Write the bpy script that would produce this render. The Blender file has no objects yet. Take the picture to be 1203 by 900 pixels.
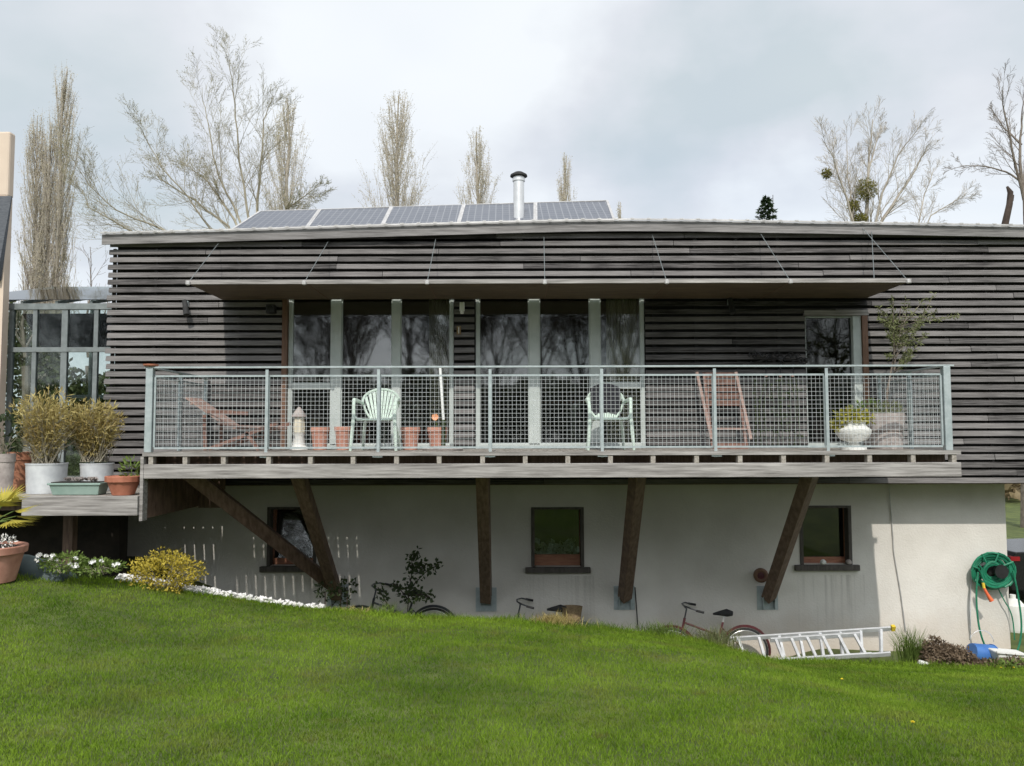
import bpy, math, random
import numpy as np
from mathutils import Vector, Matrix, noise as mnoise

R = math.radians
sc = bpy.context.scene
COL = sc.collection
rnd = random.Random(7)

# ------------------------------------------------------------------ camera
F_PX, ZC, PITCH, ROLL = 972.0, 0.21, R(3.53), R(-0.15)
cam_d = bpy.data.cameras.new('camera')
cam = bpy.data.objects.new('camera', cam_d); COL.objects.link(cam)
cam_d.sensor_width = 36.0
cam_d.lens = F_PX / 1203.0 * 36.0
cam_d.clip_start = 0.05; cam_d.clip_end = 3000
CAM_M = Matrix.Rotation(R(90) + PITCH, 3, 'X') @ Matrix.Rotation(ROLL, 3, 'Z')
cam.matrix_world = Matrix.Translation((0, 0, ZC)) @ CAM_M.to_4x4()
sc.camera = cam

# ------------------------------------------------------------------ sky, sun, exposure
SUN_EL, SUN_AZ = R(43), R(3.5)
world = bpy.data.worlds.new('World'); sc.world = world; world.use_nodes = True
wt = world.node_tree; wt.nodes.clear()
def wn(t, **k):
    n = wt.nodes.new(t)
    for a, b in k.items(): setattr(n, a, b)
    return n
w_out = wn('ShaderNodeOutputWorld'); w_bg = wn('ShaderNodeBackground'); w_bg.inputs['Strength'].default_value = 0.1
sky = wn('ShaderNodeTexSky', sky_type='NISHITA', sun_disc=False, sun_elevation=SUN_EL, sun_rotation=math.pi + SUN_AZ)
tc = wn('ShaderNodeTexCoord'); sep = wn('ShaderNodeSeparateXYZ')
wt.links.new(tc.outputs['Generated'], sep.inputs[0])
# cloud sheet: direction projected on a flat layer overhead
zb = wn('ShaderNodeMath', operation='ADD'); zb.inputs[1].default_value = 0.22
za = wn('ShaderNodeMath', operation='MAXIMUM'); za.inputs[1].default_value = 0.0
wt.links.new(sep.outputs['Z'], za.inputs[0]); wt.links.new(za.outputs[0], zb.inputs[0])
dx = wn('ShaderNodeMath', operation='DIVIDE'); dy = wn('ShaderNodeMath', operation='DIVIDE')
wt.links.new(sep.outputs['X'], dx.inputs[0]); wt.links.new(zb.outputs[0], dx.inputs[1])
wt.links.new(sep.outputs['Y'], dy.inputs[0]); wt.links.new(zb.outputs[0], dy.inputs[1])
cmb = wn('ShaderNodeCombineXYZ'); wt.links.new(dx.outputs[0], cmb.inputs[0]); wt.links.new(dy.outputs[0], cmb.inputs[1])
mp = wn('ShaderNodeMapping'); mp.inputs['Location'].default_value = (0.35, 0.1, 0.0)
wt.links.new(cmb.outputs[0], mp.inputs[0])
n1 = wn('ShaderNodeTexNoise'); n1.inputs['Scale'].default_value = 1.05; n1.inputs['Detail'].default_value = 6; n1.inputs['Roughness'].default_value = 0.5
wt.links.new(mp.outputs[0], n1.inputs['Vector'])
cr = wn('ShaderNodeValToRGB'); e = cr.color_ramp.elements
e[0].position = 0.36; e[0].color = (4.75, 5.3, 5.6, 1); e[1].position = 0.62; e[1].color = (6.9, 7.2, 7.5, 1)
m_ = cr.color_ramp.elements.new(0.5); m_.color = (5.8, 6.05, 6.45, 1)
def at_dir(px, py):
    return (CAM_M @ Vector(((px - 601.5) / F_PX, -(py - 450.0) / F_PX, -1.0))).normalized()
# broad banks of cloud at fixed directions in the sky, their edges broken up by noise
nw = wn('ShaderNodeTexNoise'); nw.inputs['Scale'].default_value = 4.5; nw.inputs['Detail'].default_value = 6
wt.links.new(tc.outputs['Generated'], nw.inputs['Vector'])
wv = wn('ShaderNodeVectorMath', operation='MULTIPLY_ADD'); wv.inputs[1].default_value = (0.40, 0.40, 0.40)
wt.links.new(nw.outputs['Color'], wv.inputs[0])
w0 = wn('ShaderNodeVectorMath', operation='SUBTRACT'); w0.inputs[1].default_value = (0.20, 0.20, 0.20)
wt.links.new(tc.outputs['Generated'], w0.inputs[0]); wt.links.new(w0.outputs[0], wv.inputs[2])
acc = wn('ShaderNodeMath', operation='MULTIPLY_ADD'); acc.inputs[1].default_value = 1.1; acc.inputs[2].default_value = -0.05
wt.links.new(n1.outputs['Fac'], acc.inputs[0])
for lx, ly, lr, amp in ((600, 80, 460, .17), (890, 215, 130, .22), (840, 145, 210, -.22), (60, 70, 330, -.07), (1060, 40, 200, .07), (1150, 200, 220, .14), (1000, 150, 120, .05), (690, 200, 120, -.03)):
    ds = wn('ShaderNodeVectorMath', operation='DISTANCE'); ds.inputs[1].default_value = at_dir(lx, ly); wt.links.new(wv.outputs[0], ds.inputs[0])
    ml = wn('ShaderNodeMapRange', interpolation_type='SMOOTHSTEP'); ml.inputs['From Min'].default_value = 0.0; ml.inputs['From Max'].default_value = lr / F_PX
    ml.inputs['To Min'].default_value = amp; ml.inputs['To Max'].default_value = 0.0
    wt.links.new(ds.outputs['Value'], ml.inputs['Value'])
    ad_ = wn('ShaderNodeMath', operation='ADD'); wt.links.new(acc.outputs[0], ad_.inputs[0]); wt.links.new(ml.outputs[0], ad_.inputs[1]); acc = ad_
wt.links.new(acc.outputs[0], cr.inputs[0])
n2 = wn('ShaderNodeTexNoise'); n2.inputs['Scale'].default_value = 1.3; n2.inputs['Detail'].default_value = 3
mp2 = wn('ShaderNodeMapping'); mp2.inputs['Location'].default_value = (4.1, 2.3, 1.0)
wt.links.new(cmb.outputs[0], mp2.inputs[0]); wt.links.new(mp2.outputs[0], n2.inputs['Vector'])
mr = wn('ShaderNodeMapRange'); mr.inputs['From Min'].default_value = 0.3; mr.inputs['From Max'].default_value = 0.6
mr.inputs['To Min'].default_value = 0.82; mr.inputs['To Max'].default_value = 0.98
wt.links.new(n2.outputs['Fac'], mr.inputs[0])
mix = wn('ShaderNodeMix', data_type='RGBA')
wt.links.new(mr.outputs[0], mix.inputs['Factor']); wt.links.new(sky.outputs[0], mix.inputs['A']); wt.links.new(cr.outputs[0], mix.inputs['B'])
# thin cloud glows around the sun, behind the viewer
sd_ = wn('ShaderNodeVectorMath', operation='DISTANCE'); sd_.inputs[1].default_value = (-math.sin(SUN_AZ) * math.cos(SUN_EL), -math.cos(SUN_AZ) * math.cos(SUN_EL), math.sin(SUN_EL))
wt.links.new(tc.outputs['Generated'], sd_.inputs[0])
sg = wn('ShaderNodeMapRange', interpolation_type='SMOOTHSTEP'); sg.inputs['From Min'].default_value = 0.05; sg.inputs['From Max'].default_value = 0.85
sg.inputs['To Min'].default_value = 3.2; sg.inputs['To Max'].default_value = 1.0
wt.links.new(sd_.outputs['Value'], sg.inputs['Value'])
gm = wn('ShaderNodeVectorMath', operation='SCALE'); wt.links.new(mix.outputs['Result'], gm.inputs[0]); wt.links.new(sg.outputs[0], gm.inputs['Scale'])
wt.links.new(gm.outputs[0], w_bg.inputs['Color']); wt.links.new(w_bg.outputs[0], w_out.inputs[0])

sun_d = bpy.data.lights.new('sun', 'SUN'); sun_d.energy = 2.1; sun_d.angle = R(0.6); sun_d.color = (1.0, 0.95, 0.87)
sun = bpy.data.objects.new('sun', sun_d); COL.objects.link(sun)
sun.location = (-5, -30, 30)
sun.rotation_euler = (R(90) - SUN_EL, 0, -SUN_AZ)

sc.view_settings.view_transform = 'Standard'; sc.view_settings.look = 'None'
sc.view_settings.gamma = 1.0; sc.view_settings.use_curve_mapping = False
sc.view_settings.exposure = 0.45
sc.render.film_transparent = False
sc.cycles.max_bounces = 8; sc.cycles.transparent_max_bounces = 12

def at(px, py, d):
    """world point seen at photograph pixel (px, py) on the upright plane y = d"""
    v = CAM_M @ Vector(((px - 601.5) / F_PX, -(py - 450.0) / F_PX, -1.0))
    t = d / v.y
    return Vector((v.x * t, d, ZC + v.z * t))
def ax(px, d, py=520): return at(px, py, d).x
def az(py, d, px=601.5): return at(px, py, d).z

# ------------------------------------------------------------------ materials
def new_mat(name):
    m = bpy.data.materials.new(name); m.use_nodes = True
    nt = m.node_tree; b = nt.nodes['Principled BSDF']
    return m, nt, b
def L(nt, a, b): nt.links.new(a, b)
def pmat(name, c1, c2=None, scale=8.0, rough=0.7, metal=0.0, bump=0.0, stretch=(1, 1, 1), detail=5, bscale=None, big=0.0, spec=0.5, transl=0.0, lo=0.35, hi=0.65):
    m, nt, b = new_mat(name)
    c2 = c2 or c1
    t = nt.nodes.new('ShaderNodeTexCoord'); mpn = nt.nodes.new('ShaderNodeMapping'); mpn.inputs['Scale'].default_value = stretch
    geo = nt.nodes.new('ShaderNodeNewGeometry')
    L(nt, geo.outputs['Position'] if False else t.outputs['Object'], mpn.inputs[0])
    n = nt.nodes.new('ShaderNodeTexNoise'); n.inputs['Scale'].default_value = scale; n.inputs['Detail'].default_value = detail; n.inputs['Roughness'].default_value = 0.6
    L(nt, mpn.outputs[0], n.inputs['Vector'])
    r = nt.nodes.new('ShaderNodeValToRGB'); r.color_ramp.elements[0].position = lo; r.color_ramp.elements[1].position = hi
    r.color_ramp.elements[0].color = (*c1, 1); r.color_ramp.elements[1].color = (*c2, 1)
    L(nt, n.outputs['Fac'], r.inputs[0])
    col = r.outputs[0]
    if big > 0:
        nb = nt.nodes.new('ShaderNodeTexNoise'); nb.inputs['Scale'].default_value = 0.7; nb.inputs['Detail'].default_value = 4
        L(nt, t.outputs['Object'], nb.inputs['Vector'])
        mrn = nt.nodes.new('ShaderNodeMapRange'); mrn.inputs['From Min'].default_value = 0.3; mrn.inputs['From Max'].default_value = 0.7
        mrn.inputs['To Min'].default_value = 1 - big; mrn.inputs['To Max'].default_value = 1 + big
        L(nt, nb.outputs['Fac'], mrn.inputs[0])
        mx = nt.nodes.new('ShaderNodeMix'); mx.data_type = 'RGBA'; mx.blend_type = 'MULTIPLY'; mx.inputs['Factor'].default_value = 1
        L(nt, col, mx.inputs['A']); L(nt, mrn.outputs[0], mx.inputs['B']); col = mx.outputs['Result']
    L(nt, col, b.inputs['Base Color'])
    b.inputs['Roughness'].default_value = rough; b.inputs['Metallic'].default_value = metal
    b.inputs['Specular IOR Level'].default_value = spec
    if bump > 0:
        bn = nt.nodes.new('ShaderNodeBump'); bn.inputs['Strength'].default_value = bump; bn.inputs['Distance'].default_value = 0.01
        n3 = nt.nodes.new('ShaderNodeTexNoise'); n3.inputs['Scale'].default_value = bscale or scale * 2; n3.inputs['Detail'].default_value = 4
        L(nt, mpn.outputs[0], n3.inputs['Vector']); L(nt, n3.outputs['Fac'], bn.inputs['Height']); L(nt, bn.outputs[0], b.inputs['Normal'])
    if transl > 0:
        out = nt.nodes['Material Output']
        tb = nt.nodes.new('ShaderNodeBsdfTranslucent'); L(nt, col, tb.inputs['Color'])
        ms = nt.nodes.new('ShaderNodeMixShader'); ms.inputs[0].default_value = transl
        L(nt, b.outputs[0], ms.inputs[1]); L(nt, tb.outputs[0], ms.inputs[2]); L(nt, ms.outputs[0], out.inputs[0])
    return m

def leafmat(name, c1, c2, transl=0.25, scale=3.0, rough=0.6):
    """leaf colour varies from leaf to leaf (random per mesh island) and in soft clumps"""
    m, nt, b = new_mat(name)
    g = nt.nodes.new('ShaderNodeNewGeometry'); r = nt.nodes.new('ShaderNodeValToRGB')
    r.color_ramp.elements[0].color = (*c1, 1); r.color_ramp.elements[1].color = (*c2, 1)
    t = nt.nodes.new('ShaderNodeTexCoord'); n = nt.nodes.new('ShaderNodeTexNoise'); n.inputs['Scale'].default_value = scale; n.inputs['Detail'].default_value = 3
    L(nt, t.outputs['Object'], n.inputs['Vector'])
    a = nt.nodes.new('ShaderNodeMath'); a.operation = 'MULTIPLY_ADD'; a.inputs[1].default_value = 0.55
    s = nt.nodes.new('ShaderNodeMath'); s.operation = 'MULTIPLY_ADD'; s.inputs[1].default_value = 1.8; s.inputs[2].default_value = -0.62
    L(nt, n.outputs['Fac'], s.inputs[0]); L(nt, g.outputs['Random Per Island'], a.inputs[0]); L(nt, s.outputs[0], a.inputs[2])
    L(nt, a.outputs[0], r.inputs[0]); L(nt, r.outputs[0], b.inputs['Base Color']); b.inputs['Roughness'].default_value = rough
    b.inputs['Specular IOR Level'].default_value = 0.3
    out = nt.nodes['Material Output']; tb = nt.nodes.new('ShaderNodeBsdfTranslucent'); L(nt, r.outputs[0], tb.inputs['Color'])
    ms = nt.nodes.new('ShaderNodeMixShader'); ms.inputs[0].default_value = transl
    L(nt, b.outputs[0], ms.inputs[1]); L(nt, tb.outputs[0], ms.inputs[2]); L(nt, ms.outputs[0], out.inputs[0])
    return m

def slatmat(name, dark, light, pitch, z0):
    """weathered boards: streaks along the board, each board its own tone"""
    m, nt, b = new_mat(name)
    t = nt.nodes.new('ShaderNodeTexCoord'); sp = nt.nodes.new('ShaderNodeSeparateXYZ'); L(nt, t.outputs['Object'], sp.inputs[0])
    zz = nt.nodes.new('ShaderNodeMath'); zz.operation = 'SUBTRACT'; zz.inputs[1].default_value = z0; L(nt, sp.outputs['Z'], zz.inputs[0])
    dv = nt.nodes.new('ShaderNodeMath'); dv.operation = 'DIVIDE'; dv.inputs[1].default_value = pitch; L(nt, zz.outputs[0], dv.inputs[0])
    fl = nt.nodes.new('ShaderNodeMath'); fl.operation = 'FLOOR'; L(nt, dv.outputs[0], fl.inputs[0])
    wno = nt.nodes.new('ShaderNodeTexWhiteNoise'); wno.noise_dimensions = '2D'
    gi = nt.nodes.new('ShaderNodeNewGeometry'); cb = nt.nodes.new('ShaderNodeCombineXYZ')
    L(nt, fl.outputs[0], cb.inputs[0]); L(nt, gi.outputs['Random Per Island'], cb.inputs[1]); L(nt, cb.outputs[0], wno.inputs['Vector'])
    mpn = nt.nodes.new('ShaderNodeMapping'); mpn.inputs['Scale'].default_value = (1.3, 6, 42)
    L(nt, t.outputs['Object'], mpn.inputs[0])
    n = nt.nodes.new('ShaderNodeTexNoise'); n.inputs['Scale'].default_value = 1.6; n.inputs['Detail'].default_value = 7; n.inputs['Roughness'].default_value = 0.68
    L(nt, mpn.outputs[0], n.inputs['Vector'])
    n2 = nt.nodes.new('ShaderNodeTexNoise'); n2.inputs['Scale'].default_value = 0.9; n2.inputs['Detail'].default_value = 5; L(nt, t.outputs['Object'], n2.inputs['Vector'])
    a1 = nt.nodes.new('ShaderNodeMath'); a1.operation = 'MULTIPLY_ADD'; a1.inputs[1].default_value = 1.5; a1.inputs[2].default_value = -0.42; L(nt, n.outputs['Fac'], a1.inputs[0])
    a2 = nt.nodes.new('ShaderNodeMath'); a2.operation = 'MULTIPLY_ADD'; a2.inputs[1].default_value = 0.8; L(nt, n2.outputs['Fac'], a2.inputs[0]); L(nt, a1.outputs[0], a2.inputs[2])
    a3 = nt.nodes.new('ShaderNodeMath'); a3.operation = 'MULTIPLY_ADD'; a3.inputs[1].default_value = 0.42; L(nt, wno.outputs['Value'], a3.inputs[0]); L(nt, a2.outputs[0], a3.inputs[2])
    a4 = nt.nodes.new('ShaderNodeMath'); a4.operation = 'SUBTRACT'; a4.inputs[1].default_value = 0.42; L(nt, a3.outputs[0], a4.inputs[0])
    r = nt.nodes.new('ShaderNodeValToRGB'); r.color_ramp.elements[0].color = (*dark, 1); r.color_ramp.elements[1].color = (*light, 1)
    r.color_ramp.elements[0].position = 0.16; r.color_ramp.elements[1].position = 1.0
    L(nt, a4.outputs[0], r.inputs[0]); L(nt, r.outputs[0], b.inputs['Base Color'])
    b.inputs['Roughness'].default_value = 0.8; b.inputs['Specular IOR Level'].default_value = 0.25
    bn = nt.nodes.new('ShaderNodeBump'); bn.inputs['Strength'].default_value = 0.4; bn.inputs['Distance'].default_value = 0.005
    L(nt, n.outputs['Fac'], bn.inputs['Height']); L(nt, bn.outputs[0], b.inputs['Normal'])
    return m

def glassmat(name, refl=0.13, tint=(0.75, 0.8, 0.78)):
    m, nt, b = new_mat(name); nt.nodes.remove(b); out = nt.nodes['Material Output']
    tr = nt.nodes.new('ShaderNodeBsdfTransparent'); tr.inputs[0].default_value = (*tint, 1)
    gl = nt.nodes.new('ShaderNodeBsdfGlossy'); gl.inputs['Roughness'].default_value = 0.03
    fr = nt.nodes.new('ShaderNodeFresnel'); fr.inputs['IOR'].default_value = 1.5
    ad = nt.nodes.new('ShaderNodeMath'); ad.operation = 'ADD'; ad.inputs[1].default_value = refl - 0.04; ad.use_clamp = True
    L(nt, fr.outputs[0], ad.inputs[0])
    ms = nt.nodes.new('ShaderNodeMixShader'); L(nt, ad.outputs[0], ms.inputs[0]); L(nt, tr.outputs[0], ms.inputs[1]); L(nt, gl.outputs[0], ms.inputs[2])
    t = nt.nodes.new('ShaderNodeTexCoord'); n = nt.nodes.new('ShaderNodeTexNoise'); n.inputs['Scale'].default_value = 1.2; n.inputs['Detail'].default_value = 1
    L(nt, t.outputs['Object'], n.inputs['Vector'])
    bn = nt.nodes.new('ShaderNodeBump'); bn.inputs['Strength'].default_value = 0.03; bn.inputs['Distance'].default_value = 0.03
    L(nt, n.outputs['Fac'], bn.inputs['Height']); L(nt, bn.outputs[0], gl.inputs['Normal'])
    L(nt, ms.outputs[0], out.inputs[0])
    return m

PITCH_S, SLAT_Z0 = 0.1105, -0.50
M = dict(
    slat=slatmat('weathered slats', (0.017, 0.0155, 0.015), (0.262, 0.247, 0.240), PITCH_S, SLAT_Z0 - 0.02),
    membrane=pmat('black membrane', (0.008, 0.008, 0.008), (0.014, 0.013, 0.013), 3, 0.9),
    render=pmat('pale render', (0.57, 0.555, 0.53), (0.645, 0.63, 0.605), 2.2, 0.9, bump=0.25, bscale=60, big=0.07),
    greywood=pmat('silvered timber', (0.105, 0.096, 0.088), (0.425, 0.405, 0.385), 3.0, 0.8, stretch=(0.7, 8, 12), bump=0.3, big=0.15, lo=0.25, hi=0.75),
    deckwood=pmat('deck timber', (0.22, 0.195, 0.165), (0.40, 0.37, 0.33), 4.0, 0.8, stretch=(9, 0.8, 8), bump=0.3),
    strut=pmat('brown stained timber', (0.085, 0.050, 0.034), (0.175, 0.112, 0.080), 5.0, 0.7, stretch=(6, 2, 1), bump=0.2),
    soffit=pmat('plywood soffit', (0.075, 0.052, 0.030), (0.125, 0.088, 0.052), 2.5, 0.75, stretch=(1, 5, 1), big=0.15),
    galv=pmat('galvanised steel', (0.33, 0.385, 0.39), (0.43, 0.48, 0.485), 14, 0.5, 0.35),
    zinc=pmat('zinc trim', (0.42, 0.41, 0.40), (0.58, 0.57, 0.56), 6, 0.5, 0.3, big=0.1),
    fascia=pmat('fascia board', (0.12, 0.113, 0.11), (0.255, 0.245, 0.24), 3.0, 0.75, stretch=(0.8, 8, 14), big=0.15),
    roof=pmat('roof sheet', (0.33, 0.33, 0.33), (0.43, 0.43, 0.42), 3, 0.6, 0.2),
    white=pmat('white paint', (0.70, 0.72, 0.70), (0.78, 0.79, 0.77), 5, 0.5),
    frame=pmat('pale green grey window frame', (0.40, 0.445, 0.425), (0.48, 0.52, 0.50), 4, 0.5),
    jamb=pmat('brown jamb', (0.11, 0.055, 0.03), (0.17, 0.09, 0.055), 6, 0.6, stretch=(6, 6, 1)),
    redwood=pmat('red brown joinery', (0.25, 0.10, 0.055), (0.36, 0.165, 0.095), 6, 0.55, stretch=(1, 6, 6)),
    reveal=pmat('grey brown reveal', (0.055, 0.048, 0.042), (0.10, 0.088, 0.078), 6, 0.8, stretch=(4, 4, 1)),
    glass=glassmat('door glass', 0.13, (0.85, 0.88, 0.86)),
    dglass=glassmat('dark glass', 0.10, (0.45, 0.5, 0.45)),
    cglass=glassmat('conservatory glass', 0.07, (0.82, 0.88, 0.86)),
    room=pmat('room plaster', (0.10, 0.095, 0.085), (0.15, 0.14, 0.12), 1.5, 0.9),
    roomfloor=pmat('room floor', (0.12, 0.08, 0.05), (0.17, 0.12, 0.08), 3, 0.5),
    curtain=pmat('beige curtain', (0.60, 0.55, 0.42), (0.76, 0.71, 0.57), 5, 0.9, stretch=(4, 4, 0.4), transl=0.15),
    terra=pmat('terracotta', (0.33, 0.115, 0.065), (0.44, 0.17, 0.105), 7, 0.8, bump=0.1),
    terrapale=pmat('pale terracotta', (0.36, 0.165, 0.115), (0.50, 0.26, 0.195), 7, 0.85, bump=0.1),
    zincpot=pmat('grey zinc planter', (0.46, 0.48, 0.50), (0.60, 0.62, 0.63), 6, 0.6, 0.15),
    trough=pmat('grey green plastic', (0.20, 0.29, 0.25), (0.26, 0.35, 0.31), 4, 0.6),
    stone=pmat('pinkish stone', (0.26, 0.225, 0.21), (0.42, 0.375, 0.35), 9, 0.9, bump=0.4, bscale=30),
    plaster=pmat('white cast plaster', (0.66, 0.66, 0.62), (0.78, 0.78, 0.75), 5, 0.7),
    chairgreen=pmat('pale green plastic', (0.47, 0.57, 0.50), (0.53, 0.63, 0.555), 4, 0.45),
    chairwood=pmat('oiled red timber', (0.13, 0.062, 0.045), (0.23, 0.13, 0.10), 6, 0.7, stretch=(3, 3, 3)),
    fadewood=pmat('faded pink timber', (0.22, 0.14, 0.115), (0.34, 0.24, 0.205), 6, 0.75, stretch=(3, 3, 3)),
    black=pmat('black metal', (0.010, 0.010, 0.011), (0.022, 0.022, 0.023), 10, 0.45),
    blackcloth=pmat('black cloth', (0.008, 0.008, 0.011), (0.02, 0.02, 0.026), 10, 0.95),
    rubber=pmat('black rubber', (0.015, 0.015, 0.015), (0.03, 0.03, 0.03), 12, 0.85),
    chrome=pmat('chrome', (0.66, 0.66, 0.66), (0.76, 0.76, 0.76), 8, 0.28, 0.6),
    alu=pmat('ladder aluminium', (0.60, 0.61, 0.62), (0.72, 0.73, 0.74), 9, 0.45, 0.35),
    bikered=pmat('maroon enamel', (0.055, 0.010, 0.014), (0.10, 0.022, 0.026), 8, 0.55),
    bikedark=pmat('dark grey enamel', (0.03, 0.032, 0.04), (0.05, 0.055, 0.06), 8, 0.4),
    wicker=pmat('wicker', (0.17, 0.115, 0.06), (0.30, 0.22, 0.12), 40, 0.9, bump=0.5),
    hose=pmat('green hose', (0.008, 0.14, 0.075), (0.02, 0.22, 0.12), 7, 0.45),
    orange=pmat('orange plastic', (0.62, 0.10, 0.03), (0.72, 0.15, 0.05), 6, 0.5),
    yellow=pmat('yellow plastic', (0.70, 0.50, 0.04), (0.78, 0.58, 0.06), 6, 0.5),
    blue=pmat('blue plastic', (0.04, 0.13, 0.38), (0.06, 0.18, 0.46), 5, 0.5),
    cellglass=None,
    slate=pmat('slate', (0.055, 0.062, 0.075), (0.10, 0.11, 0.125), 9, 0.6, stretch=(2, 2, 8)),
    cream=pmat('peach render', (0.58, 0.47, 0.38), (0.64, 0.53, 0.43), 2, 0.9, big=0.06),
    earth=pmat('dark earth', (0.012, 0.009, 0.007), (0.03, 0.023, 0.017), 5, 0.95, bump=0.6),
    pebble=pmat('white pebble', (0.60, 0.58, 0.55), (0.80, 0.79, 0.77), 20, 0.8),
    bark=pmat('grey brown bark', (0.13, 0.105, 0.085), (0.23, 0.195, 0.16), 6, 0.9),
    darkbark=pmat('dark bark', (0.035, 0.024, 0.019), (0.07, 0.05, 0.04), 6, 0.95),
    palebark=pmat('pale bark', (0.30, 0.265, 0.22), (0.43, 0.39, 0.33), 4, 0.9),
    twig=pmat('olive twig', (0.22, 0.195, 0.14), (0.34, 0.31, 0.235), 2, 0.9),
    poplar_leaf=leafmat('poplar buds', (0.42, 0.37, 0.25), (0.62, 0.56, 0.40), 0.4),
    bud_green=leafmat('green buds', (0.16, 0.15, 0.05), (0.28, 0.28, 0.10)),
    mistle=leafmat('mistletoe leaf', (0.10, 0.10, 0.02), (0.30, 0.28, 0.07), 0.4),
    conifer=leafmat('conifer needles', (0.012, 0.028, 0.010), (0.04, 0.065, 0.025), 0.1),
    drygrass=leafmat('straw coloured leaf', (0.24, 0.17, 0.055), (0.50, 0.43, 0.17)),
    golden=leafmat('golden green leaf', (0.26, 0.21, 0.02), (0.58, 0.46, 0.07)),
    palm=leafmat('yellow palm leaf', (0.26, 0.25, 0.035), (0.58, 0.47, 0.07)),
    olive=leafmat('olive leaf', (0.085, 0.10, 0.035), (0.22, 0.24, 0.11)),
    darkleaf=leafmat('dark green leaf', (0.018, 0.032, 0.012), (0.06, 0.085, 0.03)),
    green=leafmat('fresh green leaf', (0.06, 0.11, 0.02), (0.19, 0.26, 0.06)),
    yellowleaf=leafmat('yellow green leaf', (0.18, 0.19, 0.02), (0.45, 0.40, 0.05)),
    brownleaf=leafmat('purple brown leaf', (0.07, 0.045, 0.03), (0.28, 0.21, 0.14)),
    straw=leafmat('straw', (0.33, 0.26, 0.09), (0.55, 0.46, 0.20)),
    reed=leafmat('dry reed', (0.20, 0.15, 0.08), (0.34, 0.27, 0.16)),
    hedge=leafmat('hedge leaf', (0.030, 0.045, 0.014), (0.085, 0.10, 0.035)),
    petal=pmat('white petal', (0.80, 0.80, 0.78), (0.85, 0.85, 0.83), 5, 0.6),
    pinkpetal=pmat('salmon petal', (0.75, 0.32, 0.16), (0.8, 0.42, 0.22), 5, 0.6),
    dandelion=pmat('dandelion yellow', (0.75, 0.58, 0.02), (0.8, 0.65, 0.04), 5, 0.7),
    blade=leafmat('grass blade', (0.066, 0.140, 0.008), (0.232, 0.345, 0.036), 0.32, 0.9, 0.55),
    carpaint=pmat('black car paint', (0.010, 0.010, 0.012), (0.014, 0.014, 0.016), 4, 0.25),
    taillight=pmat('red lens', (0.20, 0.01, 0.015), (0.26, 0.015, 0.02), 4, 0.2),
    tarp=pmat('teal grey tarpaulin', (0.045, 0.07, 0.07), (0.09, 0.12, 0.12), 4, 0.7, bump=0.4),
    foil=pmat('crumpled plastic', (0.25, 0.25, 0.26), (0.6, 0.6, 0.6), 25, 0.4, 0.2, bump=0.8),
    lampshade=pmat('lamp glass pink', (0.66, 0.40, 0.33), (0.72, 0.47, 0.4), 5, 0.4),
    darkgalv=pmat('grey painted steel', (0.15, 0.17, 0.17), (0.22, 0.245, 0.245), 9, 0.5, 0.2),
    wire=pmat('bright zinc wire', (0.50, 0.53, 0.53), (0.60, 0.63, 0.63), 14, 0.5, 0.25),
    gravel=pmat('trench gravel', (0.22, 0.20, 0.17), (0.34, 0.31, 0.27), 30, 0.95, bump=0.5),
)

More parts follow.
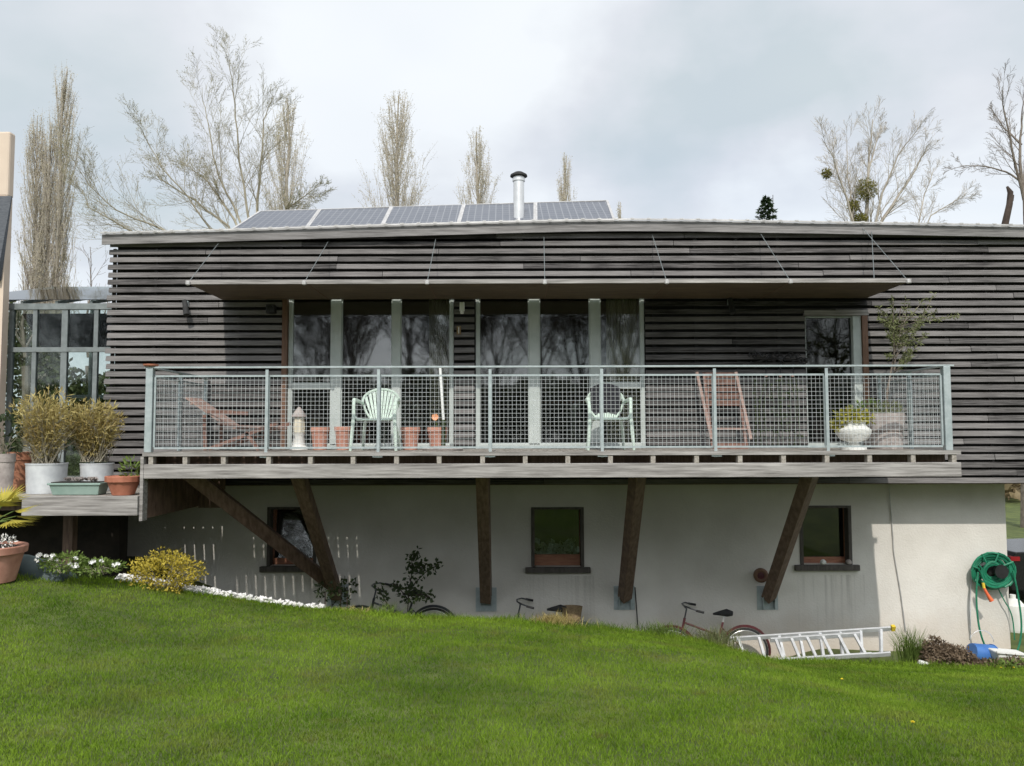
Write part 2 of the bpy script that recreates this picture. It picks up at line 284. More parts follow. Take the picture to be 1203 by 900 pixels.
def wallmat():
    """rendered wall: trowel mottling, splash dirt at the foot, drip stains under the sills"""
    m = pmat('pale basement render', (0.54, 0.51, 0.465), (0.65, 0.625, 0.58), 1.6, 0.9, bump=0.5, bscale=45, big=0.12, detail=8, lo=0.25, hi=0.75)
    nt = m.node_tree; b = nt.nodes['Principled BSDF']; src = b.inputs['Base Color'].links[0].from_socket
    g = nt.nodes.new('ShaderNodeNewGeometry'); sp = nt.nodes.new('ShaderNodeSeparateXYZ'); L(nt, g.outputs['Position'], sp.inputs[0])
    n = nt.nodes.new('ShaderNodeTexNoise'); n.inputs['Scale'].default_value = 2.6; n.inputs['Detail'].default_value = 7; n.inputs['Roughness'].default_value = 0.65; L(nt, g.outputs['Position'], n.inputs['Vector'])
    def mth(op, a, bb=None, c=None, clamp=False):
        q = nt.nodes.new('ShaderNodeMath'); q.operation = op; q.use_clamp = clamp
        for i, v in enumerate((a, bb, c)):
            if v is None: continue
            if isinstance(v, (int, float)): q.inputs[i].default_value = v
            else: L(nt, v, q.inputs[i])
        return q.outputs[0]
    zn = mth('MULTIPLY_ADD', n.outputs['Fac'], 0.9, sp.outputs['Z'])          # ragged upper edge
    f1 = nt.nodes.new('ShaderNodeMapRange'); f1.inputs['From Min'].default_value = -2.75; f1.inputs['From Max'].default_value = -1.95; f1.inputs['To Min'].default_value = 0.62; f1.inputs['To Max'].default_value = 0.0; L(nt, zn, f1.inputs['Value'])
    mx = nt.nodes.new('ShaderNodeMix'); mx.data_type = 'RGBA'; L(nt, f1.outputs[0], mx.inputs['Factor']); L(nt, src, mx.inputs['A']); mx.inputs['B'].default_value = (0.50, 0.40, 0.31, 1)
    # drips: streaks stretched downward, only in the bands below the window sills
    mp_ = nt.nodes.new('ShaderNodeMapping'); mp_.inputs['Scale'].default_value = (22, 1, 0.9); L(nt, g.outputs['Position'], mp_.inputs[0])
    n2 = nt.nodes.new('ShaderNodeTexNoise'); n2.inputs['Scale'].default_value = 1.0; n2.inputs['Detail'].default_value = 3; L(nt, mp_.outputs[0], n2.inputs['Vector'])
    st = mth('MULTIPLY_ADD', n2.outputs['Fac'], 3.2, -1.55, True)
    below = nt.nodes.new('ShaderNodeMapRange'); below.inputs['From Min'].default_value = -3.0; below.inputs['From Max'].default_value = -1.95; L(nt, sp.outputs['Z'], below.inputs['Value'])
    cut = mth('LESS_THAN', sp.outputs['Z'], -1.90); msk = None
    for x0, x1 in ((-3.75, -2.85), (0.18, 1.22), (4.25, 5.25)):
        q = mth('MULTIPLY', mth('GREATER_THAN', sp.outputs['X'], x0), mth('LESS_THAN', sp.outputs['X'], x1)); msk = q if msk is None else mth('MAXIMUM', msk, q)
    fac = mth('MULTIPLY', mth('MULTIPLY', st, below.outputs[0]), mth('MULTIPLY', msk, cut)); fac = mth('MULTIPLY', fac, 0.55)
    mx2 = nt.nodes.new('ShaderNodeMix'); mx2.data_type = 'RGBA'; L(nt, fac, mx2.inputs['Factor']); L(nt, mx.outputs['Result'], mx2.inputs['A']); mx2.inputs['B'].default_value = (0.27, 0.25, 0.225, 1)
    L(nt, mx2.outputs['Result'], b.inputs['Base Color'])
    return m
M['wall'] = wallmat()
def turfmat():
    """grass blades: leaf to leaf variation, broad mossy and straw coloured patches"""
    m = M['blade']; nt = m.node_tree; b = nt.nodes['Principled BSDF']; b.inputs['Specular IOR Level'].default_value = 0.06; src = b.inputs['Base Color'].links[0].from_socket
    g = nt.nodes.new('ShaderNodeNewGeometry')
    def patch(scale, lo, hi, amt, colour, a, off):
        mp_ = nt.nodes.new('ShaderNodeMapping'); mp_.inputs['Location'].default_value = off; mp_.inputs['Scale'].default_value = (1, .8, 0); L(nt, g.outputs['Position'], mp_.inputs[0])
        n = nt.nodes.new('ShaderNodeTexNoise'); n.inputs['Scale'].default_value = scale; n.inputs['Detail'].default_value = 5; n.inputs['Roughness'].default_value = 0.6; L(nt, mp_.outputs[0], n.inputs['Vector'])
        r = nt.nodes.new('ShaderNodeMapRange'); r.inputs['From Min'].default_value = lo; r.inputs['From Max'].default_value = hi; r.inputs['To Max'].default_value = amt; L(nt, n.outputs['Fac'], r.inputs['Value'])
        mx = nt.nodes.new('ShaderNodeMix'); mx.data_type = 'RGBA'; L(nt, r.outputs[0], mx.inputs['Factor']); L(nt, a, mx.inputs['A']); mx.inputs['B'].default_value = (*colour, 1); return mx.outputs['Result']
    c = patch(.55, .47, .64, .55, (0.048, 0.100, 0.010), src, (3, 1, 0))
    c = patch(1.5, .52, .74, .60, (0.225, 0.215, 0.060), c, (9, 4, 0))
    c = patch(4.5, .57, .74, .60, (0.17, 0.125, 0.05), c, (1, 7, 0))
    for n in list(nt.nodes):
        if n.type == 'BSDF_TRANSLUCENT': L(nt, c, n.inputs['Color'])
    L(nt, c, b.inputs['Base Color'])
turfmat()

def cellmat():
    m, nt, b = new_mat('solar cells')
    t = nt.nodes.new('ShaderNodeTexCoord')
    br = nt.nodes.new('ShaderNodeTexBrick'); br.offset = 0.0
    br.inputs['Scale'].default_value = 1.0; br.inputs['Brick Width'].default_value = 0.105; br.inputs['Row Height'].default_value = 0.16
    br.inputs['Mortar Size'].default_value = 0.007; br.inputs['Color1'].default_value = (0.055, 0.064, 0.088, 1); br.inputs['Color2'].default_value = (0.075, 0.083, 0.108, 1)
    br.inputs['Mortar'].default_value = (0.18, 0.19, 0.21, 1)
    L(nt, t.outputs['Object'], br.inputs['Vector']); L(nt, br.outputs['Color'], b.inputs['Base Color'])
    b.inputs['Roughness'].default_value = 0.32; b.inputs['Specular IOR Level'].default_value = 0.75
    return m
M['cell'] = cellmat()

# ------------------------------------------------------------------ mesh builder
OFF = {}
def offset_of(o):
    v = Vector((0, 0, 0))
    while o is not None:
        v = v + o.location; o = o.parent
    return v
def props(o, label=None, cat=None, group=None, kind=None):
    if label: o['label'] = label
    if cat: o['category'] = cat
    if group: o['group'] = group
    if kind: o['kind'] = kind
    return o
def thing(name, loc, label, cat, group=None):
    o = bpy.data.objects.new(name, None); COL.objects.link(o); o.location = loc; o.empty_display_size = 0.1
    return props(o, label, cat, group)

def frame_of(d):
    d = d.normalized(); up = Vector((0, 0, 1)) if abs(d.z) < 0.95 else Vector((1, 0, 0))
    s = d.cross(up).normalized(); return d, s, s.cross(d).normalized()

class MB:
    def __init__(s): s.v = []; s.f = []; s.smooth = []
    def add(s, vs, fs, smooth=False):
        b = len(s.v); s.v.extend([tuple(x) for x in vs]); s.f.extend([tuple(i + b for i in f) for f in fs]); s.smooth.extend([smooth] * len(fs)); return s
    def hexa(s, p):  # 8 corners: bottom 0-3, top 4-7
        return s.add(p, [(0, 3, 2, 1), (4, 5, 6, 7), (0, 1, 5, 4), (1, 2, 6, 5), (2, 3, 7, 6), (3, 0, 4, 7)])
    def box(s, x0, x1, y0, y1, z0, z1):
        return s.hexa([(x0, y0, z0), (x1, y0, z0), (x1, y1, z0), (x0, y1, z0), (x0, y0, z1), (x1, y0, z1), (x1, y1, z1), (x0, y1, z1)])
    def bar(s, a, b, w, h, up=None):  # rectangular bar from a to b; w sideways, h along up
        a = Vector(a); b = Vector(b); d, sd, u = frame_of(b - a)
        if up is not None:
            sd = d.cross(Vector(up)).normalized(); u = sd.cross(d).normalized()
        sd = sd * (w / 2); u = u * (h / 2)
        return s.hexa([a - sd - u, a + sd - u, a + sd + u, a - sd + u, b - sd - u, b + sd - u, b + sd + u, b - sd + u])
    def tube(s, pts, r, n=6, cap=True, smooth=True):
        pts = [Vector(p) for p in pts]
        rs = r if isinstance(r, (list, tuple)) else [r] * len(pts)
        vs = []; k = len(pts); fs = []
        d0 = (pts[1] - pts[0]); _, sd, u = frame_of(d0)
        for i, p in enumerate(pts):
            d = (pts[min(i + 1, k - 1)] - pts[max(i - 1, 0)])
            if d.length < 1e-9: d = d0
            d = d.normalized(); sd = (sd - d * sd.dot(d))
            sd = sd.normalized() if sd.length > 1e-6 else frame_of(d)[1]
            u = sd.cross(d)
            for j in range(n):
                a = 2 * math.pi * j / n; vs.append(p + (sd * math.cos(a) + u * math.sin(a)) * rs[i])
        for i in range(k - 1):
            for j in range(n):
                a = i * n + j; b = i * n + (j + 1) % n; fs.append((a, b, b + n, a + n))
        if cap: fs.append(tuple(range(n - 1, -1, -1))); fs.append(tuple((k - 1) * n + j for j in range(n)))
        return s.add(vs, fs, smooth)
    def lathe(s, c, prof, n=24, sx=1.0, sy=1.0, ripple=None, smooth=True):
        c = Vector(c); vs = []; fs = []
        for (r, z) in prof:
            for j in range(n):
                a = 2 * math.pi * j / n; rr = r if ripple is None else r * (1 + ripple(a, z))
                vs.append((c.x + rr * math.cos(a) * sx, c.y + rr * math.sin(a) * sy, c.z + z))
        k = len(prof)
        for i in range(k - 1):
            for j in range(n):
                a = i * n + j; b = i * n + (j + 1) % n; fs.append((a, b, b + n, a + n))
        fs.append(tuple(range(n - 1, -1, -1))); fs.append(tuple((k - 1) * n + j for j in range(n)))
        return s.add(vs, fs, smooth)
    def torus(s, c, axis, Rr, r, n=32, k=6, a0=0, a1=2 * math.pi):
        c = Vector(c); _, u, w = frame_of(Vector(axis))
        full = abs(a1 - a0 - 2 * math.pi) < 1e-6
        pts = [c + (u * math.cos(a0 + (a1 - a0) * i / n) + w * math.sin(a0 + (a1 - a0) * i / n)) * Rr for i in range(n + 1)]
        return s.tube(pts, r, k, cap=not full)
    def leaf(s, p, d, nrm, l, w):
        d = d.normalized(); sd = d.cross(nrm)
        sd = sd.normalized() if sd.length > 1e-6 else frame_of(d)[1]
        q = p + d * (l * 0.5)
        return s.add([p, q + sd * (w / 2), p + d * l, q - sd * (w / 2)], [(0, 1, 2, 3)])
    def loft(s, a, b, thick):  # solid plate between two polylines (same count), thickness vector
        t = Vector(thick); n = len(a); vs = [Vector(p) for p in a] + [Vector(p) for p in b]; vs += [p + t for p in vs]; m = 2 * n; fs = []
        for i in range(n - 1):
            fs += [(i, i + 1, n + i + 1, n + i), (m + i, m + n + i, m + n + i + 1, m + i + 1), (i, m + i, m + i + 1, i + 1), (n + i, n + i + 1, m + n + i + 1, m + n + i)]
        fs += [(0, n, m + n, m), (n - 1, m + n - 1, m + 2 * n - 1, 2 * n - 1)]
        return s.add(vs, fs)
    def build(s, name, mat, parent=None, label=None, cat=None, group=None, kind=None, loc=None, bevel=0, local=False):
        o_ = offset_of(parent) if parent is not None else Vector(loc or (0, 0, 0))
        if local: o_ = Vector((0, 0, 0))
        me = bpy.data.meshes.new(name); me.from_pydata([(x - o_.x, y - o_.y, z - o_.z) for x, y, z in s.v], [], s.f); me.update()
        me.polygons.foreach_set('use_smooth', s.smooth)
        if any(s.smooth): me.set_sharp_from_angle(angle=R(38))
        me.materials.append(mat)
        o = bpy.data.objects.new(name, me); COL.objects.link(o)
        if parent is not None: o.parent = parent
        else: o.location = o_
        if bevel:
            bv = o.modifiers.new('bevel', 'BEVEL'); bv.width = bevel; bv.segments = 2; bv.limit_method = 'ANGLE'
        return props(o, label, cat, group, kind)

def rv(r=rnd):
    while True:
        v = Vector((r.uniform(-1, 1), r.uniform(-1, 1), r.uniform(-1, 1)))
        if 0.05 < v.length < 1: return v.normalized()
def copy_tree(o, parent=None):
    c = o.copy(); COL.objects.link(c); c.parent = parent
    for ch in list(o.children): copy_tree(ch, c)
    return c

# ------------------------------------------------------------------ planes of the place (metres, y away from the camera)
YR, YB, YC, YW, YL = 9.92, 9.84, 10.5, 11.8, 12.5
FLOOR = 0.0
# ------------------------------------------------------------------ ground
CREST = [(-9, 9.0, -1.22), (-5.6, 9.0, -1.27), (-4.6, 9.3, -1.44), (-2.3, 10.0, -1.90), (-0.4, 10.1, -2.02), (1.05, 10.1, -2.12), (2.1, 10.2, -2.27), (3.2, 10.2, -2.55), (4.7, 10.3, -2.63), (6.2, 10.3, -2.72), (9, 10.5, -2.80)]
TRENCH = [(-9, -1.5), (-5.6, -1.6), (-4.6, -2.0), (-3.6, -2.5), (-2.0, -3.15), (2.4, -3.3), (3.6, -3.22), (4.6, -2.98), (5.6, -3.02), (9, -2.98)]
def lerp_tab(tab, x, k):
    if x <= tab[0][0]: return tab[0][k]
    for a, b in zip(tab, tab[1:]):
        if x <= b[0]:
            t = (x - a[0]) / (b[0] - a[0]); t = t * t * (3 - 2 * t) * 0.5 + t * 0.5
            return a[k] + (b[k] - a[k]) * t
    return tab[-1][k]
def sstep(t): t = max(0, min(1, t)); return t * t * (3 - 2 * t)
def ground(x, y):
    yc, zc, zt = lerp_tab(CREST, x, 1), lerp_tab(CREST, x, 2), lerp_tab(TRENCH, x, 1)
    z0 = -1.35
    if y < 3: z = z0 - 0.02 * (3 - y)
    elif y < yc:
        t = (y - 3) / (yc - 3)
        z = z0 + (zc - z0) * (t * 0.75 + 0.25 * t * t)
    elif y < yc + 1.5:
        z = zc + (zt - zc) * sstep((y - yc) / 1.5)
    elif y < 16: z = zt
    else: z = zt + (-2.85 - zt) * sstep((y - 16) / 6)
    if y < yc + 0.4: z += 0.035 * mnoise.noise(Vector((x * 0.55, y * 0.55, 3.1))) + 0.014 * mnoise.noise(Vector((x * 2.1, y * 2.1, 9.7)))
    if y > 45: z += 0.0
    return z
def lawn():
    xs = [-400, -120, -40, -20] + [-12 + 0.2 * i for i in range(121)] + [14, 20, 40, 120, 400]
    ys = [-400, -120, -40, -12, -4] + [0.2 * i for i in range(81)] + [17, 18.5, 20, 22, 26, 34, 50, 90, 160, 400]
    m = MB(); nx = len(xs)
    for y in ys:
        for x in xs: m.v.append((x, y, ground(max(-12, min(12, x)), y)))
    for j in range(len(ys) - 1):
        for i in range(nx - 1):
            a = j * nx + i; m.f.append((a, a + 1, a + nx + 1, a + nx)); m.smooth.append(True)
    g = pmat('lawn soil and turf', (0.045, 0.065, 0.012), (0.10, 0.125, 0.028), 3.0, 0.95, bump=0.6, bscale=40, big=0.2)
    return m.build('lawn', g, kind='structure')
lawn()

def grass():
    rng = np.random.default_rng(5)
    N = 520000
    # density thins with distance, as seen
    y = 3.3 + (10.9 - 3.3) * rng.random(N) ** 1.15
    x = (rng.random(N) * 2 - 1) * (0.70 * y + 0.7)
    gz = {}
    def gh(xa, ya):  # grid lookup
        nx, ny = 360, 260
        X = np.linspace(-9, 9, nx); Y = np.linspace(3, 12, ny)
        G = np.array([[ground(a, b) for a in X] for b in Y])
        fx = np.clip((xa + 9) / 18 * (nx - 1), 0, nx - 1.001); fy = np.clip((ya - 3) / 9 * (ny - 1), 0, ny - 1.001)
        ix = fx.astype(int); iy = fy.astype(int); tx = fx - ix; ty = fy - iy
        return (G[iy, ix] * (1 - tx) * (1 - ty) + G[iy, ix + 1] * tx * (1 - ty) + G[iy + 1, ix] * (1 - tx) * ty + G[iy + 1, ix + 1] * tx * ty)
    z = gh(x, y)
    yc = np.interp(x, [c[0] for c in CREST], [c[1] for c in CREST])
    keep = y < yc + 0.25
    x, y, z, yc = x[keep], y[keep], z[keep], yc[keep]; n = len(x)
    cl = np.array([mnoise.noise(Vector((a * 1.6, b * 1.6, 0.5))) + 0.6 * mnoise.noise(Vector((a * 5, b * 5, 4.5))) for a, b in zip(x, y)])
    edge = np.clip((y - (yc - 0.35)) / 0.35, 0, 1)
    h = 0.028 * (0.55 + 0.75 * rng.random(n)) * (1 + 0.28 * cl) + edge * 0.06 * rng.random(n) ** 2
    w = 0.0027 + 0.0020 * rng.random(n) + 0.0004 * np.maximum(0, y - 6)
    a = rng.random(n) * 2 * math.pi; lean = 0.25 + 0.7 * rng.random(n)
    dxv, dyv = np.cos(a), np.sin(a); f = rng.random(n) * 2 * math.pi; sx, sy = np.cos(f), np.sin(f)
    V = np.empty((n, 5, 3))
    def put(k, hx, hz, s): V[:, k, 0] = x + dxv * h * lean * hx + sx * w * s; V[:, k, 1] = y + dyv * h * lean * hx + sy * w * s; V[:, k, 2] = z - 0.004 + h * hz
    put(0, 0, 0, -.5); put(1, 0, 0, .5); put(2, .4, .6, .42); put(3, .4, .6, -.42); put(4, 1.0, .95, 0)
    me = bpy.data.meshes.new('grass'); me.vertices.add(n * 5); me.vertices.foreach_set('co', V.reshape(-1))
    base = (np.arange(n) * 5)[:, None]
    loops = (base + np.array([0, 1, 2, 3, 3, 2, 4])[None, :]).reshape(-1)
    me.loops.add(n * 7); me.loops.foreach_set('vertex_index', loops.astype(np.int32))
    me.polygons.add(n * 2)
    st = (np.arange(n) * 7)[:, None] + np.array([0, 4])[None, :]
    me.polygons.foreach_set('loop_start', st.reshape(-1).astype(np.int32))
    me.update(); me.validate()
    me.materials.append(M['blade'])
    o = bpy.data.objects.new('grass', me); COL.objects.link(o)
    props(o, 'short green mown grass covering the sloping lawn', 'grass', None, 'stuff')
grass()

# ------------------------------------------------------------------ house
XL, XR = -5.82, 8.6
house = thing('house', ((XL + XR) / 2, YW, -3.0), 'timber slatted upper storey over a pale rendered basement', 'house')
ROOF_P = [(123, 273.8), (250, 270.6), (450, 264.6), (600, 260.4), (680, 258.6), (740, 258.0), (820, 258.6), (900, 260.0), (1050, 262.4), (1203, 265.2)]
ROOF_X = [XL - .05] + [at(a, b, 11.7).x for a, b in ROOF_P[1:]] + [XR]
ROOF_Z = [at(a, b, 11.7).z for a, b in ROOF_P]; ROOF_Z.append(ROOF_Z[-1] - .03)
def roof_z(x): return float(np.interp(x, ROOF_X, ROOF_Z))
Z_TOP = az(341, 11.9)           # head of the doors
DOORS = [(ax(338, 11.9), ax(533, 11.9), 0.0, Z_TOP), (ax(559, 11.9), ax(758, 11.9), 0.0, Z_TOP), (ax(948, 11.9), ax(1013, 11.9), 0.0, az(372, 11.9, 980))]
BW = [(ax(314, YL, 620), ax(372, YL, 620), az(664, YL), az(595, YL)), (ax(624, YL, 620), ax(686, YL, 620), az(666, YL), az(596, YL)), (ax(939, YL, 620), ax(1000, YL, 620), az(664, YL), az(595, YL))]
Z_CB = SLAT_Z0                  # underside of the slatted storey

def wall_with_holes(m, x0, x1, y0, y1, z0, z1, holes):
    xs = sorted({x0, x1, *[h[0] for h in holes], *[h[1] for h in holes]})
    for a, b in zip(xs, xs[1:]):
        zs = z0
        for h in sorted([h for h in holes if h[0] <= a + 1e-6 and h[1] >= b - 1e-6], key=lambda h: h[2]):
            if h[2] > zs + 1e-4: m.box(a, b, y0, y1, zs, h[2])
            zs = h[3]
        if z1 > zs + 1e-4: m.box(a, b, y0, y1, zs, z1)

m = MB(); wall_with_holes(m, XL + .1, XR - .1, YW + .075, YW + .30, Z_CB + .02, 2.98, DOORS); m.build('inner_wall', M['membrane'], house)
# slats
m = MB(); z = Z_CB; srnd = random.Random(11)
while z < 3.3:
    segs = [(XL, XR)]
    zt = z + 0.066
    for d in DOORS:
        if zt > d[2] - .06 and z < d[3] + .03:
            ns = []
            for a, b in segs:
                if d[0] - .01 > a: ns.append((a, min(b, d[0] - .01)))
                if d[1] + .01 < b: ns.append((max(a, d[1] + .01), b))
            segs = [q for q in ns if q[1] - q[0] > .02]
    for a, b in segs:
        cuts = [a]; p = a + srnd.uniform(1.2, 4.5)
        while p < b - .5: cuts.append(p); p += srnd.uniform(2.4, 4.5)
        cuts.append(b)
        for p, q in zip(cuts, cuts[1:]):
            # stop under the roof edge
            z1 = min(roof_z(p), roof_z(q)) - .06
            if zt > z1:
                # clip the board where the roof edge drops below it
                xsok = [x for x in np.linspace(p, q, 60) if roof_z(x) - .06 > zt]
                if len(xsok) < 3: continue
                p2, q2 = max(p, xsok[0]), min(q, xsok[-1])
            else: p2, q2 = p, q
            e1, e2, dz, dw = srnd.uniform(-.004, .004), srnd.uniform(-.004, .004), srnd.uniform(-.004, .004), srnd.uniform(-.004, .004)
            off = srnd.uniform(-.02, .02) if abs(p - XL) < .01 else 0
            x0_, x1_ = p2 + off, q2 - .007
            # face leans a little so that its upper edge lies back
            m.hexa([(x0_, YW + e1, z + dz), (x1_, YW + e2, z + dw), (x1_, YW + .04, z + dw), (x0_, YW + .04, z + dz),
                    (x0_, YW + e1 + .012, zt + dz), (x1_, YW + e2 + .012, zt + dw), (x1_, YW + .04, zt + .01 + dw), (x0_, YW + .04, zt + .01 + dz)])
    z += PITCH_S
m.build('slat_cladding', M['slat'], house)
# battens behind the slats
x = XL + .05
while x < XR:
    if not any(d[0] - .05 < x < d[1] + .05 for d in DOORS): MB().box(x, x + .045, YW + .042, YW + .074, Z_CB, roof_z(x) - .2).build('batten', M['membrane'], house)
    x += 0.6
# returns, back
m = MB(); m.box(XL + .1, XL + .3, YW + .31, 20, Z_CB, 2.9); m.box(XR - .3, XR - .1, YW + .31, 20, Z_CB, 2.9); m.box(XL + .1, XR - .1, 20.01, 20.2, Z_CB, 2.9)
m.build('outer_wall', M['slat'], house)
# lower rendered wall
LXL, LXR = -5.9, ax(1182, YL, 620)
m = MB(); wall_with_holes(m, LXL, LXR, YL, YL + .3, -4.0, Z_CB - .02, BW); m.build('rendered_wall', M['wall'], house)
m = MB(); m.box(LXL, LXL + .25, YL + .31, 19.9, -4.0, Z_CB - .02); m.box(LXR - .25, LXR, YL + .31, 19.9, -4, Z_CB - .02); m.box(LXL, LXR, 19.91, 20.1, -4, Z_CB - .02); m.build('side_wall', M['render'], house)
# floor slab edge and overhang underside
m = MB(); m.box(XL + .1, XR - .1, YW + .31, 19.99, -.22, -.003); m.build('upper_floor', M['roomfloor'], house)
m = MB(); m.box(XL + .05, XR - .05, YW + .05, YL - .004, Z_CB - .015, Z_CB + .012); m.build('overhang_board', M['strut'], house)
m = MB(); m.box(LXL, LXR, YL + .31, 19.9, -3.4, -3.3); m.build('basement_floor', M['roomfloor'], house)
# room inside
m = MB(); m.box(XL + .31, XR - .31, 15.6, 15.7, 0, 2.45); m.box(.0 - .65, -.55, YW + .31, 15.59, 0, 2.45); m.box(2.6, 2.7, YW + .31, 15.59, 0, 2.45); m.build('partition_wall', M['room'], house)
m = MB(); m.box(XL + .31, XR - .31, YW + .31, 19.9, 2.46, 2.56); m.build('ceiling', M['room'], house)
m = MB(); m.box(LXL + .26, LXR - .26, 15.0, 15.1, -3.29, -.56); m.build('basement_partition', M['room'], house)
# roof: sheet with rounded ribs, sloping gently to the rear, gable edges follow the front profile
m = MB()
xs = ROOF_X
a = [Vector((x, YW - .095, roof_z(x) - .012)) for x in xs]; b = [Vector((x, 20.3, roof_z(x) - .35)) for x in xs]
m.loft(a, b, (0, 0, -.008)); roof = m.build('roof', M['roof'], house)
m = MB(); a = [Vector((x, YW - .1, roof_z(x) - .022)) for x in xs]; b = [Vector((x, YW - .1, roof_z(x) - .165)) for x in xs]
m.loft(a, b, (0, .03, 0)); m.build('fascia_board', M['fascia'], roof)
m = MB(); a = [Vector((x, YW - .15, roof_z(x) + .004)) for x in xs]; b = [Vector((x, YW - .15, roof_z(x) - .018)) for x in xs]
m.loft(a, b, (0, .018, 0))
x = XL
while x < XR - .1: m.bar((x, YW - .14, roof_z(x) + .004), (x + .05, YW - .14, roof_z(x + .05) + .004), .03, .016); x += .235
m.build('edge_trim', M['zinc'], roof)

def panes_unit(name, x0, x1, z0, z1, mull, bars=(), yf=YW + .06, gl='glass', fw=.07, curtains=()):
    w = thing_part = MB()
    w.box(x0, x0 + fw * .7, yf, yf + .09, z0, z1); w.box(x1 - fw * .7, x1, yf, yf + .09, z0, z1)
    w.box(x0 + fw * .7, x1 - fw * .7, yf, yf + .09, z1 - .03, z1); w.box(x0 + fw * .7, x1 - fw * .7, yf, yf + .09, z0, z0 + .07)
    f = w.build('patio_door_frame', M['frame'], house, bevel=.006)
    edges = [x0 + fw * .7] + [q for mx, mw in mull for q in (mx - mw / 2, mx + mw / 2)] + [x1 - fw * .7]
    for mx, mw in mull:
        MB().box(mx - mw / 2, mx + mw / 2, yf - .015, yf + .08, z0 + .07, z1 - .03).build('mullion', M['frame'], f, bevel=.006)
    for i in range(0, len(edges), 2):
        a, b = edges[i], edges[i + 1]
        # sash
        s = MB(); sw = .014
        s.box(a, a + sw, yf + .012, yf + .06, z0 + .07, z1 - .03); s.box(b - sw, b, yf + .012, yf + .06, z0 + .07, z1 - .03)
        s.box(a + sw, b - sw, yf + .012, yf + .06, z0 + .07, z0 + .07 + sw); s.box(a + sw, b - sw, yf + .012, yf + .06, z1 - .03 - sw, z1 - .03)
        s.build('sash', M['frame'], f)
        MB().box(a + sw, b - sw, yf + .03, yf + .04, z0 + .07 + sw, z1 - .03 - sw).build('pane', M[gl], f)
    for a, b, zb in bars:
        MB().box(a, b, yf - .005, yf + .07, zb - .05, zb + .05).build('transom', M['frame'], f, bevel=.006)
    return f
d0, d1, d2 = DOORS
panes_unit('patio_door', *d0, [(ax(394, 11.87), .145), (ax(465, 11.87), .12)], [(d0[0] + .05, ax(394, 11.87) - .075, az(453, 11.87))])
panes_unit('patio_door', *d1, [(ax(628, 11.87), .15), (ax(700, 11.87), .145)], [(ax(700, 11.87) + .075, d1[1] - .05, az(453, 11.87))])
# right-hand opening: dark glazed door, pale post on its right
f = MB().box(d2[0], d2[0] + .012, YW + .06, YW + .15, 0, d2[3]).box(d2[1] - .12, d2[1], YW + .02, YW + .15, 0, d2[3]).box(d2[0] + .013, d2[1] - .12, YW + .06, YW + .15, d2[3] - .02, d2[3]).box(d2[0] + .013, d2[1] - .12, YW + .06, YW + .15, 0, .07).build('side_door_frame', M['frame'], house, bevel=.005)
MB().box(d2[0] + .013, d2[1] - .12, YW + .1, YW + .11, .07, d2[3] - .02).build('pane', M['dglass'], f)
MB().box(d2[0] - .03, d2[1] + .1, YW - .01, YW + .05, d2[3] + .003, d2[3] + .075).build('lintel_board', M['greywood'], f)
MB().box(d2[1] + .002, d2[1] + .08, YW - .012, YW + .074, 0, d2[3]).build('jamb', M['jamb'], f)
for dd in (d0,):
    MB().box(dd[0] - .075, dd[0] - .003, YW - .012, YW + .15, 0, Z_TOP + .03).build('jamb', M['jamb'], house)
# basement windows
for k, (x0, x1, z0, z1) in enumerate(BW):
    y = YL + .14
    fr = MB().box(x0, x0 + .055, y, y + .06, z0, z1).box(x1 - .055, x1, y, y + .06, z0, z1).box(x0 + .055, x1 - .055, y, y + .06, z1 - .05, z1).box(x0 + .055, x1 - .055, y, y + .06, z0 + .0, z0 + .16 if k == 1 else z0 + .09)
    w = fr.build('basement_window', M['redwood'], house)
    pz0, pz1 = z0 + (.16 if k == 1 else .09), z1 - .05
    if k == 0:   # this sash is tilted open inward at the top
        tl = .13; a, b = x0 + .058, x1 - .058
        MB().hexa([(a, y + .065, pz0), (b, y + .065, pz0), (b, y + .075, pz0), (a, y + .075, pz0), (a, y + .065 + tl, pz1 - .02), (b, y + .065 + tl, pz1 - .02), (b, y + .075 + tl, pz1 - .02), (a, y + .075 + tl, pz1 - .02)]).build('pane', M['glass'], w)
        MB().bar((a - .03, y + .07, pz0), (a - .03, y + .07 + tl, pz1 - .02), .05, .05).build('sash', M['redwood'], w); MB().bar((b + .03, y + .07, pz0), (b + .03, y + .07 + tl, pz1 - .02), .05, .05).build('sash', M['redwood'], w)
    else: MB().box(x0 + .055, x1 - .055, y + .02, y + .03, pz0, pz1).build('pane', M['dglass' if k == 2 else 'cglass'], w)
    rv_ = MB().box(x0 + .002, x0 + .05, YL - .02, y - .002, z0, z1).box(x1 - .05, x1 - .002, YL - .02, y - .002, z0, z1).box(x0 + .05, x1 - .05, YL - .02, y - .002, z1 - .035, z1 - .002)
    rv_.build('reveal', M['reveal'], w)
    MB().box(x0 - .09, x1 + .09, YL - .07, YL - .003, z0 - .085, z0 - .003).box(x0 + .003, x1 - .003, YL - .002, y + .06, z0 - .06, z0 - .001).build('sill', M['reveal'], w, bevel=.006)
